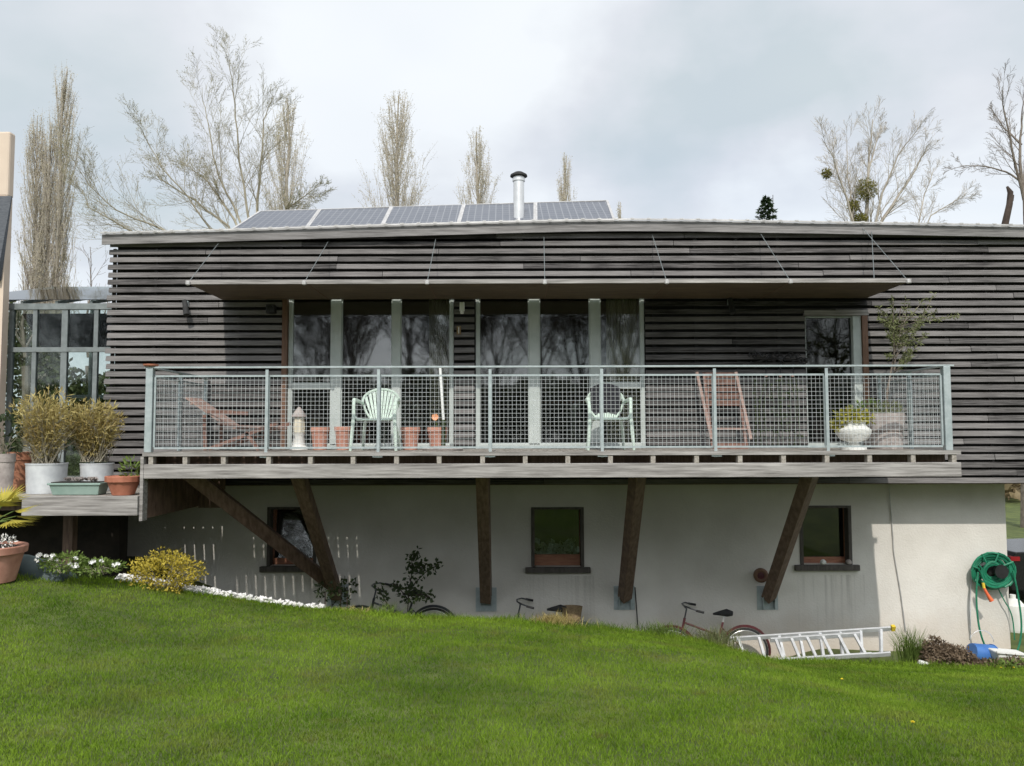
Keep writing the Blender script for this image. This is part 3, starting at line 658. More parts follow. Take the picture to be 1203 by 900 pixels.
# flue
fx, fy = ax(609.5, 12.2, 230), 12.2
zt = az(204, fy, 609)
m = MB(); m.lathe((fx, fy, 0), [(.080, 2.85), (.080, zt - .12), (.094, zt - .12), (.094, zt - .075), (.082, zt - .075), (.082, zt - .05)], 20)
fl = m.build('chimney_flue', M['chrome'], roof)
m = MB(); m.lathe((fx, fy, 0), [(.02, zt - .045), (.130, zt - .045), (.125, zt - .02), (.06, zt + .02), (.01, zt + .03)], 20)
m.tube([(fx - .06, fy, zt - .06), (fx - .06, fy, zt - .03)], .01, 4); m.tube([(fx + .06, fy, zt - .06), (fx + .06, fy, zt - .03)], .01, 4)
m.build('chimney_cap', M['rubber'], roof)

# solar panels on a tilted frame along the roof edge
bp = [272, 361, 449.5, 539, 629, 722]; by = [271, 268.5, 266, 263, 261, 259]
tp = [305, 376, 460, 545, 629, 714]; ty = [249.5, 247.5, 244.5, 242, 239.5, 237]
which = ['leftmost solar panel on the roof edge, at the lowest end of the row', 'second solar panel from the left on the roof edge', 'middle solar panel of the row on the roof edge', 'solar panel standing behind the steel chimney flue', 'rightmost solar panel, right of the steel chimney flue']
for k in range(5):
    A, B = at(bp[k], by[k], 11.95), at(bp[k + 1], by[k + 1], 11.95); D, C_ = at(tp[k], ty[k], 13.15), at(tp[k + 1], ty[k + 1], 13.15)
    xd = (B - A).normalized(); A = A + xd * .012; B = B - xd * .012; D = D + xd * .012; C_ = C_ - xd * .012
    nrm = (B - A).cross(D - A).normalized()
    t = thing('solar_panel', A, which[k], 'solar panel', 'solar panels on the roof edge')
    fb = MB()
    for p, q in ((A, B), (B, C_), (C_, D), (D, A)): fb.bar(p, q, .036, .05, up=nrm)
    fb.build('panel_frame', M['zinc'], t)
    # the cell sheet keeps its own axes so that the grid runs along the panel
    u = (B - A); v = (D - A); ul, vl = u.length, v.length
    me = bpy.data.meshes.new('cell_sheet'); 
    sk = Vector(((u.normalized()).dot(v), 0, 0)).x; hv = math.sqrt(max(vl * vl - sk * sk, 1e-6))
    ct = [(0, 0, 0), (ul, 0, 0), (ul + (C_ - B).dot(u.normalized()), hv, 0), (sk, hv, 0)]
    me.from_pydata([(x, y, zz) for zz in (0.0, .02) for x, y, _ in ct], [], [(3, 2, 1, 0), (4, 5, 6, 7), (0, 1, 5, 4), (1, 2, 6, 5), (2, 3, 7, 6), (3, 0, 4, 7)]); me.materials.append(M['cell'])
    o = bpy.data.objects.new('cell_sheet', me); COL.objects.link(o); o.parent = t
    X = u.normalized(); Z = nrm; Yv = Z.cross(X)
    o.matrix_local = Matrix(((X.x, Yv.x, Z.x, 0), (X.y, Yv.y, Z.y, 0), (X.z, Yv.z, Z.z, 0), (0, 0, 0, 1)))
    for p in (C_, D): MB().bar(p - nrm * .03, Vector((p.x, p.y, roof_z(p.x) - .06)), .04, .04).build('support_leg', M['zinc'], t)

# ------------------------------------------------------------------ canopy over the balcony doors
ZCN = az(330, YC, 640); CX0, CX1 = ax(218, YC, 330), ax(1071, YC, 330)
can = thing('canopy', ((CX0 + CX1) / 2, YW, ZCN), 'long flat timber canopy hung on thin steel rods above the doors', 'canopy')
m = MB(); m.box(CX0 + .02, CX1 - .02, YC + .03, YW - .006, ZCN - .02, ZCN + .012)
m.build('soffit', M['soffit'], can)
for k in range(1, 6):
    x = CX0 + (CX1 - CX0) * k / 6; MB().box(x - .004, x + .004, YC + .031, YW - .021, ZCN - .024, ZCN - .0205).build('joint_strip', M['jamb'], can)
for dd in (d0, d1): MB().box(dd[0] + .005, dd[1] - .005, YW - .003, YW + .0745, ZCN + .031, ZCN + .09).build('sun_stop', M['membrane'], can)  # hidden strips added to keep sun off the door frame heads
m = MB(); m.hexa([(CX0, YC, ZCN - .03), (CX1, YC, ZCN - .03), (CX1, YC + .028, ZCN - .03), (CX0, YC + .028, ZCN - .03), (CX0, YC, ZCN + .02), (CX1, YC, ZCN + .02), (CX1, YC + .028, ZCN + .02), (CX0, YC + .028, ZCN + .02)])
m.build('edge_board', M['greywood'], can)
m = MB(); m.box(CX0 + .02, CX1 - .02, YC + .03, YW - .02, ZCN + .014, ZCN + .03); m.build('cover_sheet', M['fascia'], can)
RODS = [((222, 328), (258, 284)), ((358, 330), (386, 283)), ((502, 330), (512, 280)), ((640, 330), (639, 277)), ((783, 328), (766, 275)), ((928, 328), (892, 272)), ((1066, 326), (1010, 264)), ((1027, 327), (1024, 272))]
for k, (p, q) in enumerate(RODS):
    yy = YC + .015 if k < 7 else YC + .1
    a = at(p[0], p[1], yy); b = at(q[0], q[1], YW - .005 if k < 7 else YW - .1); a.z = ZCN + .0
    rod = MB().tube([a, b], .0045, 6).build('rod', M['darkgalv'], can)
    if k < 7: MB().lathe((a.x, yy - .03, ZCN - .05), [(.012, 0), (.028, .01), (.028, .05), (.012, .06)], 8).build('bracket', M['zinc'], rod)

# ------------------------------------------------------------------ balcony
BX0, BX1 = ax(170, YB, 550), ax(1128, YB, 550)
bal = thing('balcony', ((BX0 + BX1) / 2, YB, -.3), 'long timber balcony propped on slanting struts above the basement wall', 'balcony')
m = MB(); x = BX0 - .02; brnd = random.Random(3)
while x < BX1:
    gap = .013 if x < -2.55 else .0012
    m.box(x, min(x + .127, BX1), YR - .09, YW - .03, -.04 + brnd.uniform(-.002, .0), 0 + brnd.uniform(-.002, .002)); x += .127 + gap
m.build('deck_boards', M['deckwood'], bal)
MB().box(BX0 - .02, BX1, YR - .112, YR - .0905, -.042, .002).build('edge_board', M['greywood'], bal)
MB().box(BX0, BX1, YB - .03, YB + .1, -.305, -.138).build('front_beam', M['greywood'], bal, bevel=.006)
for a in (10.08, 10.71, 11.31, 11.63): MB().box(BX0 + .15, BX1 - .05, a, a + .1, -.21, -.045).build('bearer', M['strut'], bal)
jx = [178, 218, 263, 316, 365, 415, 466, 516, 567, 617, 667, 717, 767, 818, 869, 920, 971, 1021, 1072, 1120]
for p in jx:
    x = ax(p, YB, 540); MB().box(x - .027, x + .027, YB - .02, YB + .07, -.136, -.044).build('joist_end', M['deckwood'], bal)
MB().box(BX0 - .04, BX0 - .002, YB - .03, YB + .1, -.80, -.045).build('corner_post', M['greywood'], bal)
m = MB()
for k in range(8): m.box(BX0 - .03, BX0 - .005, YB + .12 + k * .235, YB + .345 + k * .235, -.78, -.05)
m.build('end_boarding', M['strut'], bal)
m = MB()
for k in range(3): m.box(BX0 + .0, BX0 + .36 , YW - .25 + k*.001, YW - .22 + k*.001, -.80 + k * .25, -.56 + k * .25)
m.build('inner_boarding', M['strut'], bal)
# struts
ST = [((348, 562), (396, 700), True), ((567, 560), (571, 704), True), ((750, 558), (734, 702), True), ((955, 558), (903, 702), True), ((212, 562), (394, 694), False)]
for k, (p, q, plate) in enumerate(ST):
    a = at(p[0], p[1], YB + .16); b = at(q[0], q[1], YL - .07); a.z = -.2
    if k == 4: a.z = -.17; b.z += .05
    s = MB().bar(a, b, .155 if k < 4 else .17, .155, up=(0, -1, .7) if k < 4 else (0, -1, .2)).build('strut', M['strut'], bal, bevel=.006)
    if k < 4:
        pl = MB().box(b.x - .155, b.x + .155, YL - .018, YL - .003, b.z - .19, b.z + .16)
        pl.bar((b.x - .085, YL - .11, b.z - .06), (b.x - .085, YL - .019, b.z - .06), .008, .22, up=(0, 0, 1)); pl.bar((b.x + .085, YL - .11, b.z - .06), (b.x + .085, YL - .019, b.z - .06), .008, .22, up=(0, 0, 1))
        pl.build('base_plate', M['galv'], s)

# ------------------------------------------------------------------ railing
RX0, RX1 = ax(176, YR, 480), ax(1112, YR, 480); ZH = az(432, YR); ZP = az(441, YR); ZBm = az(525.5, YR)
rail = thing('balcony_railing', ((RX0 + RX1) / 2, YR, 0), 'pale galvanised railing with wire mesh panels along the balcony edge', 'railing')
for x in (RX0, RX1): MB().box(x - .042, x + .042, YR - .042, YR + .042, 0.003, ZH + .0).build('corner_post', M['galv'], rail, bevel=.006)
posts = [ax(p, YR) for p in (314, 445, 576, 707, 839.5, 971)]
for x in posts: MB().bar((x, YR - .05, -.07), (x, YR - .05, ZH - .02), .035, .012, up=(0, 1, 0)).box(x - .06, x + .06, YR - .098, YR - .092, -.06, -.0).box(x - .02, x + .02, YR - .09, YR - .055, -.05, -.02).build('post', M['galv'], rail)
MB().box(RX0 - .06, RX1 + .09, YR - .035, YR + .035, ZH + .002, ZH + .022).build('handrail', M['galv'], rail)
for (x, s) in ((RX0, 1), (RX1, -1)):
    MB().box(x - .03, x + .03, YR + .036, YW - .03, ZH + .002, ZH + .020).build('handrail', M['galv'], rail)
    for y in (10.83, 11.72): MB().box(x - .022, x + .022, y - .022, y + .022, .003, ZH).build('post', M['galv'], rail)
def mesh_panel(a, b, z0, z1, fr=.022, wire=.0021, pitch=.05):
    a = Vector(a); b = Vector(b); m = MB(); d = (b - a).normalized()
    up = Vector((0, 0, 1))
    m.bar(a + up * z1, b + up * z1, fr, fr, up=(0, 0, 1)); m.bar(a + up * z0, b + up * z0, fr, fr, up=(0, 0, 1))
    m.bar(a + up * (z0 + fr / 2), a + up * (z1 - fr / 2), fr, fr); m.bar(b + up * (z0 + fr / 2), b + up * (z1 - fr / 2), fr, fr)
    f = m.build('panel_frame', M['galv'], rail)
    w = MB(); Lh = (b - a).length; n = int(Lh / pitch)
    for i in range(1, n): p = a + d * (Lh * i / n); w.tube([p + up * z0, p + up * z1], wire, 4, cap=False)
    n = int((z1 - z0) / pitch); s = Vector((-d.y, d.x, 0)) * wire * 1.6
    for i in range(1, n): zz = z0 + (z1 - z0) * i / n; w.tube([a + s + up * zz, b + s + up * zz], wire, 4, cap=False)
    w.build('wire_mesh', M['wire'], f)
seg = [RX0 + .05] + posts + [RX1 - .05]
for a, b in zip(seg, seg[1:]): mesh_panel((a + .012, YR, 0), (b - .012, YR, 0), ZBm, ZP)
for x in (RX0, RX1):
    mesh_panel((x, YR + .06, 0), (x, 10.79, 0), ZBm, ZP); mesh_panel((x, 10.87, 0), (x, YW - .1, 0), ZBm, ZP)

# ------------------------------------------------------------------ small house fittings
def spot(px, py, label, tilt):
    p = at(px, py, YW - .02)
    t = thing('wall_spotlight', p, label, 'spotlight', 'spotlights on the slatted wall')
    MB().box(p.x - .03, p.x + .03, YW - .045, YW - .005, p.z + .02, p.z + .10).build('bracket', M['galv'], t)
    a = p + Vector((-.01 * tilt, -.05, .10)); b = p + Vector((.055 * tilt, -.13, -.12))
    MB().tube([a, b], [.034, .045], 10).build('lamp_head', M['rubber'] if tilt > 0 else M['galv'], t)
spot(219, 362, 'black spotlight on the slatted wall left of the canopy', 1)
spot(857, 360, 'grey spotlight on the shaded slats left of the dark side door', .2)
p = at(543, 361, YW - .02)
t = thing('porch_lamp', p, 'small white lamp on the narrow slatted pillar between the patio doors', 'lamp')
MB().box(p.x - .035, p.x + .035, YW - .075, YW - .005, p.z - .06, p.z + .07).build('lamp_body', M['white'], t, bevel=.01)
MB().lathe((p.x, YW - .05, p.z - .10), [(.02, 0), (.028, .015), (.028, .04)], 12).build('lamp_glass', M['plaster'], t)
p = at(539, 388, YW - .02)
t = thing('thermometer', p, 'small straw coloured thermometer below the white lamp on the pillar', 'thermometer')
MB().box(p.x - .03, p.x + .03, YW - .02, YW - .004, p.z - .06, p.z + .06).build('plate', M['wicker'], t); MB().tube([(p.x, YW - .026, p.z - .045), (p.x, YW - .026, p.z + .045)], .006, 6).build('glass_tube', M['white'], t)
p = at(320, 364, YW - .02)
t = thing('loudspeaker', p, 'dark box loudspeaker under the canopy beside the left patio door', 'speaker')
MB().box(p.x - .06, p.x + .06, YW - .14, YW - .01, p.z - .06, p.z + .06).build('speaker_box', M['black'], t, bevel=.008)
MB().lathe((0, 0, 0), [(.045, 0), (.03, .006), (.01, .003)], 14).build('cone', M['rubber'], t, local=True).matrix_local = Matrix.Translation((0, -.121, 0)) @ Matrix.Rotation(R(90), 4, 'X')
# cable down the wall
p0, p1, p2 = at(1044, 566, YL - .03), at(1050, 650, YL - .015), at(1064, 742, YL - .02)
MB().tube([p0, p0.lerp(p1, .5) + Vector((.005, 0, 0)), p1, p1.lerp(p2, .5) + Vector((.012, 0, 0)), p2], .009, 5).build('cable', M['zinc'], None, 'thin grey cable hanging down the sunlit right part of the rendered wall', 'cable', loc=p2)
p0, p1 = at(746, 690, YL - .02), at(750, 745, YL - .02)
MB().tube([p0, p1], .008, 5).build('conduit', M['rubber'], None, 'thin dark conduit on the shaded wall right of a base plate', 'pipe', loc=p1)

# curtains inside the rooms
def curtain(x0, x1, z0, z1, y, label, cloth='curtain'):
    n = 60; a = [Vector((x0 + (x1 - x0) * i / n, y + .035 * math.sin(i * 1.15), z0)) for i in range(n + 1)]; b = [Vector((p.x, p.y, z1)) for p in a]
    m = MB().loft(a, b, (0, .004, 0)); m.smooth = [True] * len(m.f)
    m.build('curtain', M[cloth], None, label, 'curtain', 'curtains behind the patio doors', loc=(x0, y, z0))
curtain(ax(505, 12.2), ax(531, 12.2), .02, 2.3, YW + .24, 'beige curtain gathered at the right end of the left patio door')
curtain(ax(712, 12.2), ax(752, 12.2), .02, 2.3, YW + .24, 'beige curtain behind the narrow right leaf of the right patio door')
# furniture seen dimly through the glass
def table(x, y, label):
    t = thing('table', (x, y, 0), label, 'table', 'tables behind the patio doors')
    MB().box(x - .7, x + .7, y - .4, y + .4, .70, .74).build('tabletop', M['chairwood'], t, bevel=.005)
    for a in (-1, 1):
        for b in (-1, 1): MB().bar((x + a * .62, y + b * .33, 0), (x + a * .62, y + b * .33, .70), .06, .06).build('leg', M['chairwood'], t)
table(-2.1, 13.3, 'timber table inside the room behind the left patio door')
table(1.0, 13.6, 'timber table inside the room behind the right patio door')
p = Vector(((BW[1][0] + BW[1][1]) / 2, YL + .36, BW[1][2] + .12))
m = MB(); frnd = random.Random(2)
FP = p
for i in range(110):
    c = p + Vector((frnd.uniform(-.30, .30), frnd.uniform(-.03, .05), frnd.uniform(0, .17))); d = rv(frnd); m.leaf(c, d, rv(frnd), .12, .10)
m.build('sheet_behind_pane', M['foil'], None, 'crumpled grey plastic heaped behind the middle basement window', 'plastic sheet', loc=p)
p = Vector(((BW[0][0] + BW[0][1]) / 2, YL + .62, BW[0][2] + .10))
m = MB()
for i in range(240): c = p + Vector((frnd.uniform(-.32, .34), frnd.uniform(-.03, .06), frnd.uniform(0, .66))); m.leaf(c, Vector((1, 0, frnd.uniform(-.5, .2))), rv(frnd), .22, .07)  # pale streaks stand in for sky reflected in the left pane
m.build('sheet_behind_pane', M['foil'], None, 'pale streaky sheet added for the sky reflection in the left basement window', 'plastic sheet', loc=p)

# ------------------------------------------------------------------ balcony things
def plastic_chair(px0, px1, pz_top, y, label):
    x = (ax(px0, y - .2) + ax(px1, y - .2)) / 2
    t = thing('plastic_chair', (x, y, 0), label, 'chair', 'pale green plastic chairs on the balcony')
    G = M['chairgreen']
    m = MB(); n = 10
    pr = [(-.235, -.25), (-.2, -.29), (.2, -.29), (.235, -.25), (.215, .2), (.17, .23), (-.17, .23), (-.215, .2)]
    vs = [(x + a, y + b, .42 - (0.02 if abs(b) > .27 else 0)) for a, b in pr] + [(x + a, y + b, .385) for a, b in pr]; k = 8
    m.add(vs, [tuple(range(k)), tuple(range(2 * k - 1, k - 1, -1))] + [(i, i + k, (i + 1) % k + k, (i + 1) % k) for i in range(k)])
    m.build('seat', G, t, bevel=.01)
    # fan shaped back: rim, seven ribs
    rim = []; N = 22
    def back(u, h):  # u sideways, h above the seat
        return Vector((x + u, y + .20 + .20 * h + .05 - .9 * u * u * .5, .42 + h))
    for i in range(N + 1):
        a = -R(112) + R(224) * i / N; rim.append(back(.245 * math.sin(a), .235 + .165 * math.cos(a) - (0 if abs(a) < R(90) else .0)))
    rim = [back(-.13, 0)] + [back(-.19, .08)] + rim[1:-1] + [back(.19, .08)] + [back(.13, 0)]
    m = MB().tube(rim, .017, 6)
    for i in range(-4, 5):
        u0, u1 = i * .028, i * .054; top = .235 + .165 * math.sqrt(max(0, 1 - (u1 / .245) ** 2))
        a = [back(u0 + (u1 - u0) * q / 6 - (.0105 + .0115 * q / 6), top * q / 6) for q in range(7)]; b = [back(u0 + (u1 - u0) * q / 6 + (.0105 + .0115 * q / 6), top * q / 6) for q in range(7)]
        m.loft(a, b, (0, .008, 0))
    m.build('backrest', G, t)
    for s in (-1, 1):
        MB().tube([(x + s * .29, y - .33, 0), (x + s * .275, y - .31, .22), (x + s * .262, y - .28, .45), (x + s * .268, y - .25, .60), (x + s * .275, y - .19, .655), (x + s * .275, y - .02, .655), (x + s * .255, y + .15, .64), back(s * .235, .20)], [.019, .024, .024, .022, .026, .028, .024, .016], 8).build('arm', G, t)
        MB().tube([(x + s * .262, y - .28, .45), (x + s * .22, y - .27, .405), (x + s * .15, y - .275, .40)], .018, 6).build('apron', G, t)
        MB().tube([(x + s * .25, y + .33, 0), (x + s * .22, y + .24, .25), (x + s * .19, y + .19, .40)], [.018, .024, .022], 8).build('leg', G, t)
    return t, back
plastic_chair(413, 468, 457, 10.85, 'pale green plastic chair with bare fan back, left of the flower pots')
t, back = plastic_chair(692, 741, 455, 10.85, 'pale green plastic chair with a black jacket over its back')
# jacket draped over the second chair
cx = t.location.x
prof = []
m = MB(); N = 14
a = [back(-.20 + .40 * i / N, .40 - .26 * (i / N - .5) ** 2) for i in range(N + 1)]; f_ = [p + Vector((0, -.055, -.36 - .05 * math.sin(i * 1.3))) for i, p in enumerate(a)]; b_ = [p + Vector((0, .05, -.33)) for p in a]
t_ = [p + Vector((0, -.045, .055)) for p in a]; q_ = [p + Vector((0, .05, .055)) for p in a]
m.loft(f_, t_, (0, -.012, 0)); m.loft(t_, q_, (0, 0, .014)); m.loft(q_, b_, (0, .012, 0))
m.build('jacket', M['blackcloth'], None, 'black jacket hung over the back of a pale green plastic chair', 'jacket', loc=a[7])

# low wooden steamer chair, seen from the side
y = 10.9
t = thing('deck_chair', at(290, 529, y), 'low wooden recliner with slatted back behind the left end of the railing', 'deck chair')
W = .50
def side_pts(px, py): p = at(px, py, y); return p
A, B = side_pts(227, 468), side_pts(273, 500); Cc = side_pts(331, 503)
def planks(name, p, q, n, mat):
    m = MB()
    for i in range(n):
        yy = y - W / 2 + W * i / (n - 1); m.bar((p.x, yy, p.z), (q.x, yy, q.z), .045, .022, up=(0, 0, 1))
    for u in (.15, .85): c = p.lerp(q, u); m.bar((c.x, y - W / 2 - .02, c.z - .03), (c.x, y + W / 2 + .02, c.z - .03), .04, .02)
    return m.build(name, mat, t)
planks('backrest', A, B, 8, M['fadewood']); planks('seat', B + Vector((.02, 0, 0)), Cc, 8, M['fadewood'])
for yy in (y - W / 2 - .045, y + W / 2 + .045):
    for p, q, nm in (((250, 488), (251, 529), 'leg'), ((255, 527), (334, 497), 'leg'), ((297, 508), (312, 528), 'leg'), ((252, 484), (283, 485), 'armrest')):
        a, b = at(p[0], p[1], y), at(q[0], q[1], y); b.z = max(b.z, .012); a.z = max(a.z, .012)
        MB().bar((a.x, yy, a.z), (b.x, yy, b.z), .022, .045, up=(0, 0, 1) if abs(b.x - a.x) > .1 else (1, 0, 0)).build(nm, M['chairwood'], t)

# folded chair leaning on the slats
y = 11.55
t = thing('folding_chair', at(847, 527, y), 'red brown wooden folding chair leaning folded against the slatted wall', 'folding chair')
def fp(px, py, lean=.0): p = at(px, py, y); p.y = y - .30 + .38 * min(1, p.z / 1.0); p.z = max(p.z, .02); return p
for p, q in (((820, 437), (831, 516)), ((866, 437), (876, 516))):
    MB().bar(fp(*p), fp(*q), .04, .035, up=(0, -1, 0)).build('frame_rail', M['fadewood'], t)
for p, q in (((829, 437), (832, 527)), ((868, 437), (871, 527))):
    a, b = fp(*p), fp(*q); a.y += .05; b.y += .05
    MB().bar(a, b, .035, .03, up=(0, -1, 0)).build('leg', M['chairwood'], t)
m = MB()
for i in range(5): a, b = fp(830 + i * .6, 440 + i * 8.4), fp(866 + i * .6, 440 + i * 8.4); m.bar(a + Vector((0, .03, 0)), b + Vector((0, .03, 0)), .018, .075, up=(0, -.2, 1))
m.build('backrest', M['chairwood'], t)
a, b = fp(829, 504), fp(874, 504); MB().bar(a, b, .025, .03).build('stretcher', M['fadewood'], t)
a, b = fp(832, 524), fp(872, 524); MB().bar(a, b, .025, .085, up=(0, 0, 1)).build('stretcher', M['chairwood'], t)

# pots on the balcony
def pot(name, mat, px, w_px, py_top, y, label, cat='flower pot', group=None, taper=.72, rim=True, ripple=None, base=0.002, h=None):
    x = ax(px, y, 515); r = w_px / 2 * y / F_PX; h = h or (az(py_top, y, px) - base)
    t = thing(name, (x, y, base), label, cat, group)
    th = .018
    prof = [(r * taper, 0), (r * .93, h * .80)] + ([(r * 1.0, h * .80), (r * 1.02, h * .97)] if rim else [(r, h * .97)]) + [(r * .98, h), (r - th, h), (r * .86, h * .88), (.01, h * .87)]
    MB().lathe((x, y, base), prof, 28, ripple=ripple).build('pot_body', M[mat], t)
    MB().lathe((x, y, base), [(.01, h * .875), (r * .855, h * .885), (.01, h * .90)], 20).build('soil', M['earth'], t)
    return x, y, base + h, r
pot('flower_pot', 'terrapale', 376, 22, 502, 11.35, 'terracotta pot behind the wire mesh, leftmost of the pots by the glass', group='terracotta pots on the balcony')
pot('flower_pot', 'terrapale', 403, 20, 501, 11.2, 'pale terracotta pot directly left of the bare plastic chair', group='terracotta pots on the balcony')
pot('flower_pot', 'terrapale', 482, 23, 502, 11.2, 'pale terracotta pot directly right of the bare plastic chair', group='terracotta pots on the balcony')
X517 = pot('flower_pot', 'terrapale', 514, 24, 502, 11.3, 'terracotta pot with a salmon flower, behind the folded parasol', group='terracotta pots on the balcony')
# flower in that pot
x, y, z, r = X517; prnd = random.Random(5)
t = thing('flower', (x, y, z - .03), 'single salmon flower on a thin stem in a terracotta pot', 'flower')
hz = az(490, y, 512); MB().tube([(x, y, z - .04), (x - .02, y - .02, (z + hz) / 2), (x - .03, y - .03, hz)], .006, 5).build('stem', M['green'], t)
m = MB()
for i in range(14):
    a = i * 2.4; d = Vector((math.cos(a), -.35, math.sin(a))); m.leaf(Vector((x - .03, y - .035, hz)), d, Vector((0, 1, 0)), .055, .035)
m.build('petals', M['pinkpetal'], t)
# folded parasol: white pole, green sleeve, round base
y = 10.75; x = ax(520, y, 480)
t = thing('parasol_pole', (x, y, 0), 'white parasol pole without canopy standing in a green socket on a round base', 'parasol pole')
a, b = at(517, 430, y), at(521, 494, y)
MB().tube([a, b], .019, 10).build('pole', M['white'], t); MB().tube([b + Vector((0, 0, .01)), (x + .01, y, .045)], [.027, .03], 10).build('socket', M['darkleaf'], t)
MB().lathe((x, y, .002), [(.26, 0), (.27, .02), (.24, .04), (.05, .06), (.01, .062)], 28).build('base', M['stone'], t)
# white figure-like lantern by the left door
y = 11.45; x = ax(351, y, 515)
t = thing('garden_lantern', (x, y, 0), 'small white garden lantern standing on the deck by the left patio door', 'lantern')
h = az(478, y, 351)
MB().lathe((x, y, .002), [(.13, 0), (.13, .03), (.09, .06), (.075, .20), (.10, .24)], 16).build('pedestal', M['plaster'], t)
MB().lathe((x, y, 0), [(.075, .242), (.085, .30), (.07, h - .14)], 6).build('lamp_house', M['curtain'], t)
MB().lathe((x, y, 0), [(.11, h - .138), (.06, h - .06), (.015, h)], 12).build('cap', M['stone'], t)
# orange bowl on the corner post
p = Vector((RX0 - .0, YR, ZH + .023))
MB().lathe(p, [(.06, 0), (.085, .012), (.09, .03), (.07, .03), (.01, .015)], 20).build('saucer', M['terra'], None, 'small orange saucer on the top of the left railing corner post', 'saucer', loc=p)

def scatter_leaves(m, c, rad, n, l, w, r, up=.3, shell=.35, zmin=None):
    for i in range(n):
        d = rv(r); q = (shell + (1 - shell) * r.random()) ** .6
        p = Vector((c[0] + d.x * rad[0] * q, c[1] + d.y * rad[1] * q, c[2] + d.z * rad[2] * q))
        if zmin is not None and p.z < zmin: continue
        dd = (d * .7 + rv(r) * .8 + Vector((0, 0, up))); m.leaf(p, dd, rv(r), l * r.uniform(.6, 1.3), w * r.uniform(.7, 1.2))
def stems(m, base, c, rad, n, r, th=.005, spread=.06):
    for i in range(n):
        d = rv(r); e = Vector((c[0] + d.x * rad[0] * .85, c[1] + d.y * rad[1] * .85, c[2] + d.z * rad[2] * .85))
        b = Vector(base) + Vector((r.uniform(-spread, spread), r.uniform(-spread, spread), 0)); mid = b.lerp(e, .5) + Vector((0, 0, .04))
        m.tube([b, mid, e], [th, th * .8, th * .4], 4, cap=False)

# white urn with flowers, pedestal, olive tree in a stone tub
def fluted(a, z): return .045 * abs(math.sin(a * 9)) if .10 < z < .26 else 0
y = 10.35; x = ax(1003, y, 520)
t = thing('garden_urn', (x, y, 0), 'white fluted garden urn on the deck planted with yellow and green leaves', 'urn')
MB().lathe((x, y, .002), [(.15, 0), (.15, .035), (.10, .05), (.055, .075), (.06, .095), (.15, .125), (.20, .20), (.205, .245), (.15, .30), (.135, .33), (.17, .36), (.15, .36), (.12, .33), (.01, .325)], 40, ripple=fluted).build('urn_body', M['plaster'], t)
r = random.Random(21); m = MB(); scatter_leaves(m, (x - .0, y, .40), (.24, .18, .10), 320, .07, .035, r, .1)
for k in range(8): scatter_leaves(m, (x + r.uniform(-.30, .05), y, .36 + r.uniform(-.07, .05)), (.08, .08, .06), 30, .06, .035, r, -.1)
m.build('urn_plant', M['yellowleaf'], None, 'low yellow green plant spilling from the white urn', 'plant', loc=(x, y, .33))
y = 10.9; x = ax(1042, y, 515)
t = thing('stone_tub', (x, y, 0), 'large pinkish stone tub holding the slender olive tree', 'planter')
r0 = 20 * y / F_PX; h = az(486, y, 1042)
MB().lathe((x, y, .002), [(r0 * .85, 0), (r0 * .9, h * .46), (r0 * .84, h * .48), (r0 * .94, h * .52), (r0, h * .95), (r0 * .98, h), (r0 * .85, h), (.01, h * .93)], 26, ripple=lambda a, z: .02 * math.sin(a * 5 + z * 9)).build('tub_body', M['stone'], t)
m = MB(); scatter_leaves(m, (x, y, h + .05), (.2, .2, .09), 260, .07, .02, random.Random(4), .5); m.build('ground_cover', M['olive'], None, 'low grey green plants round the foot of the olive tree', 'plant', loc=(x, y, h))
# olive tree
r = random.Random(33); t = thing('olive_tree', (x, y, h - .05), 'slender young olive tree with airy grey green crown at the balcony end', 'tree')
tr = MB(); lf = MB()
p0 = Vector((x, y, h - .05)); p1 = at(1049, 425, y - .0); p2 = at(1058, 362, y)
tr.tube([p0, p0.lerp(p1, .5) + Vector((-.03, 0, 0)), p1, p2], [.016, .014, .011, .006], 6)
for i in range(34):
    u = r.uniform(.0, 1.0); s = p1.lerp(p2, u * .9) - Vector((0, 0, .18 * (1 - u)))
    e = at(r.uniform(1015, 1100), 0, y); tx = r.gauss(1058, 22); ty = r.uniform(345, 418); e = at(tx, ty, y + r.uniform(-.35, .35))
    if e.z < s.z - .05: e.z = s.z + .1
    mid = s.lerp(e, .5) + Vector((0, 0, -.04)); tr.tube([s, mid, e], [.006, .005, .003], 4, cap=False)
    for k in range(50):
        q = r.uniform(.30, 1.02); p = s.lerp(mid, q * 2) if q < .5 else mid.lerp(e, (q - .5) * 2)
        lf.leaf(p + rv(r) * .015, rv(r) + (e - s).normalized() * .6, rv(r), r.uniform(.045, .075), r.uniform(.012, .019))
tr.build('trunk', M['bark'], t); lf.build('crown', M['olive'], t)
y = 11.35; x = ax(1029, y, 510)
t = thing('stone_pot', (x, y, 0), 'smaller grey stone pot half hidden behind the white urn', 'planter')
MB().lathe((x, y, .002), [(.15, 0), (.19, .30), (.20, .36), (.17, .36), (.01, .32)], 22).build('pot_body', M['stone'], t)
r = random.Random(6); m = MB(); scatter_leaves(m, (x - .08, y, .50), (.26, .2, .16), 260, .07, .03, r, .4); m.build('pot_plant', M['green'], None, 'green leafy plant with orange tips behind the white urn', 'plant', loc=(x, y, .34))
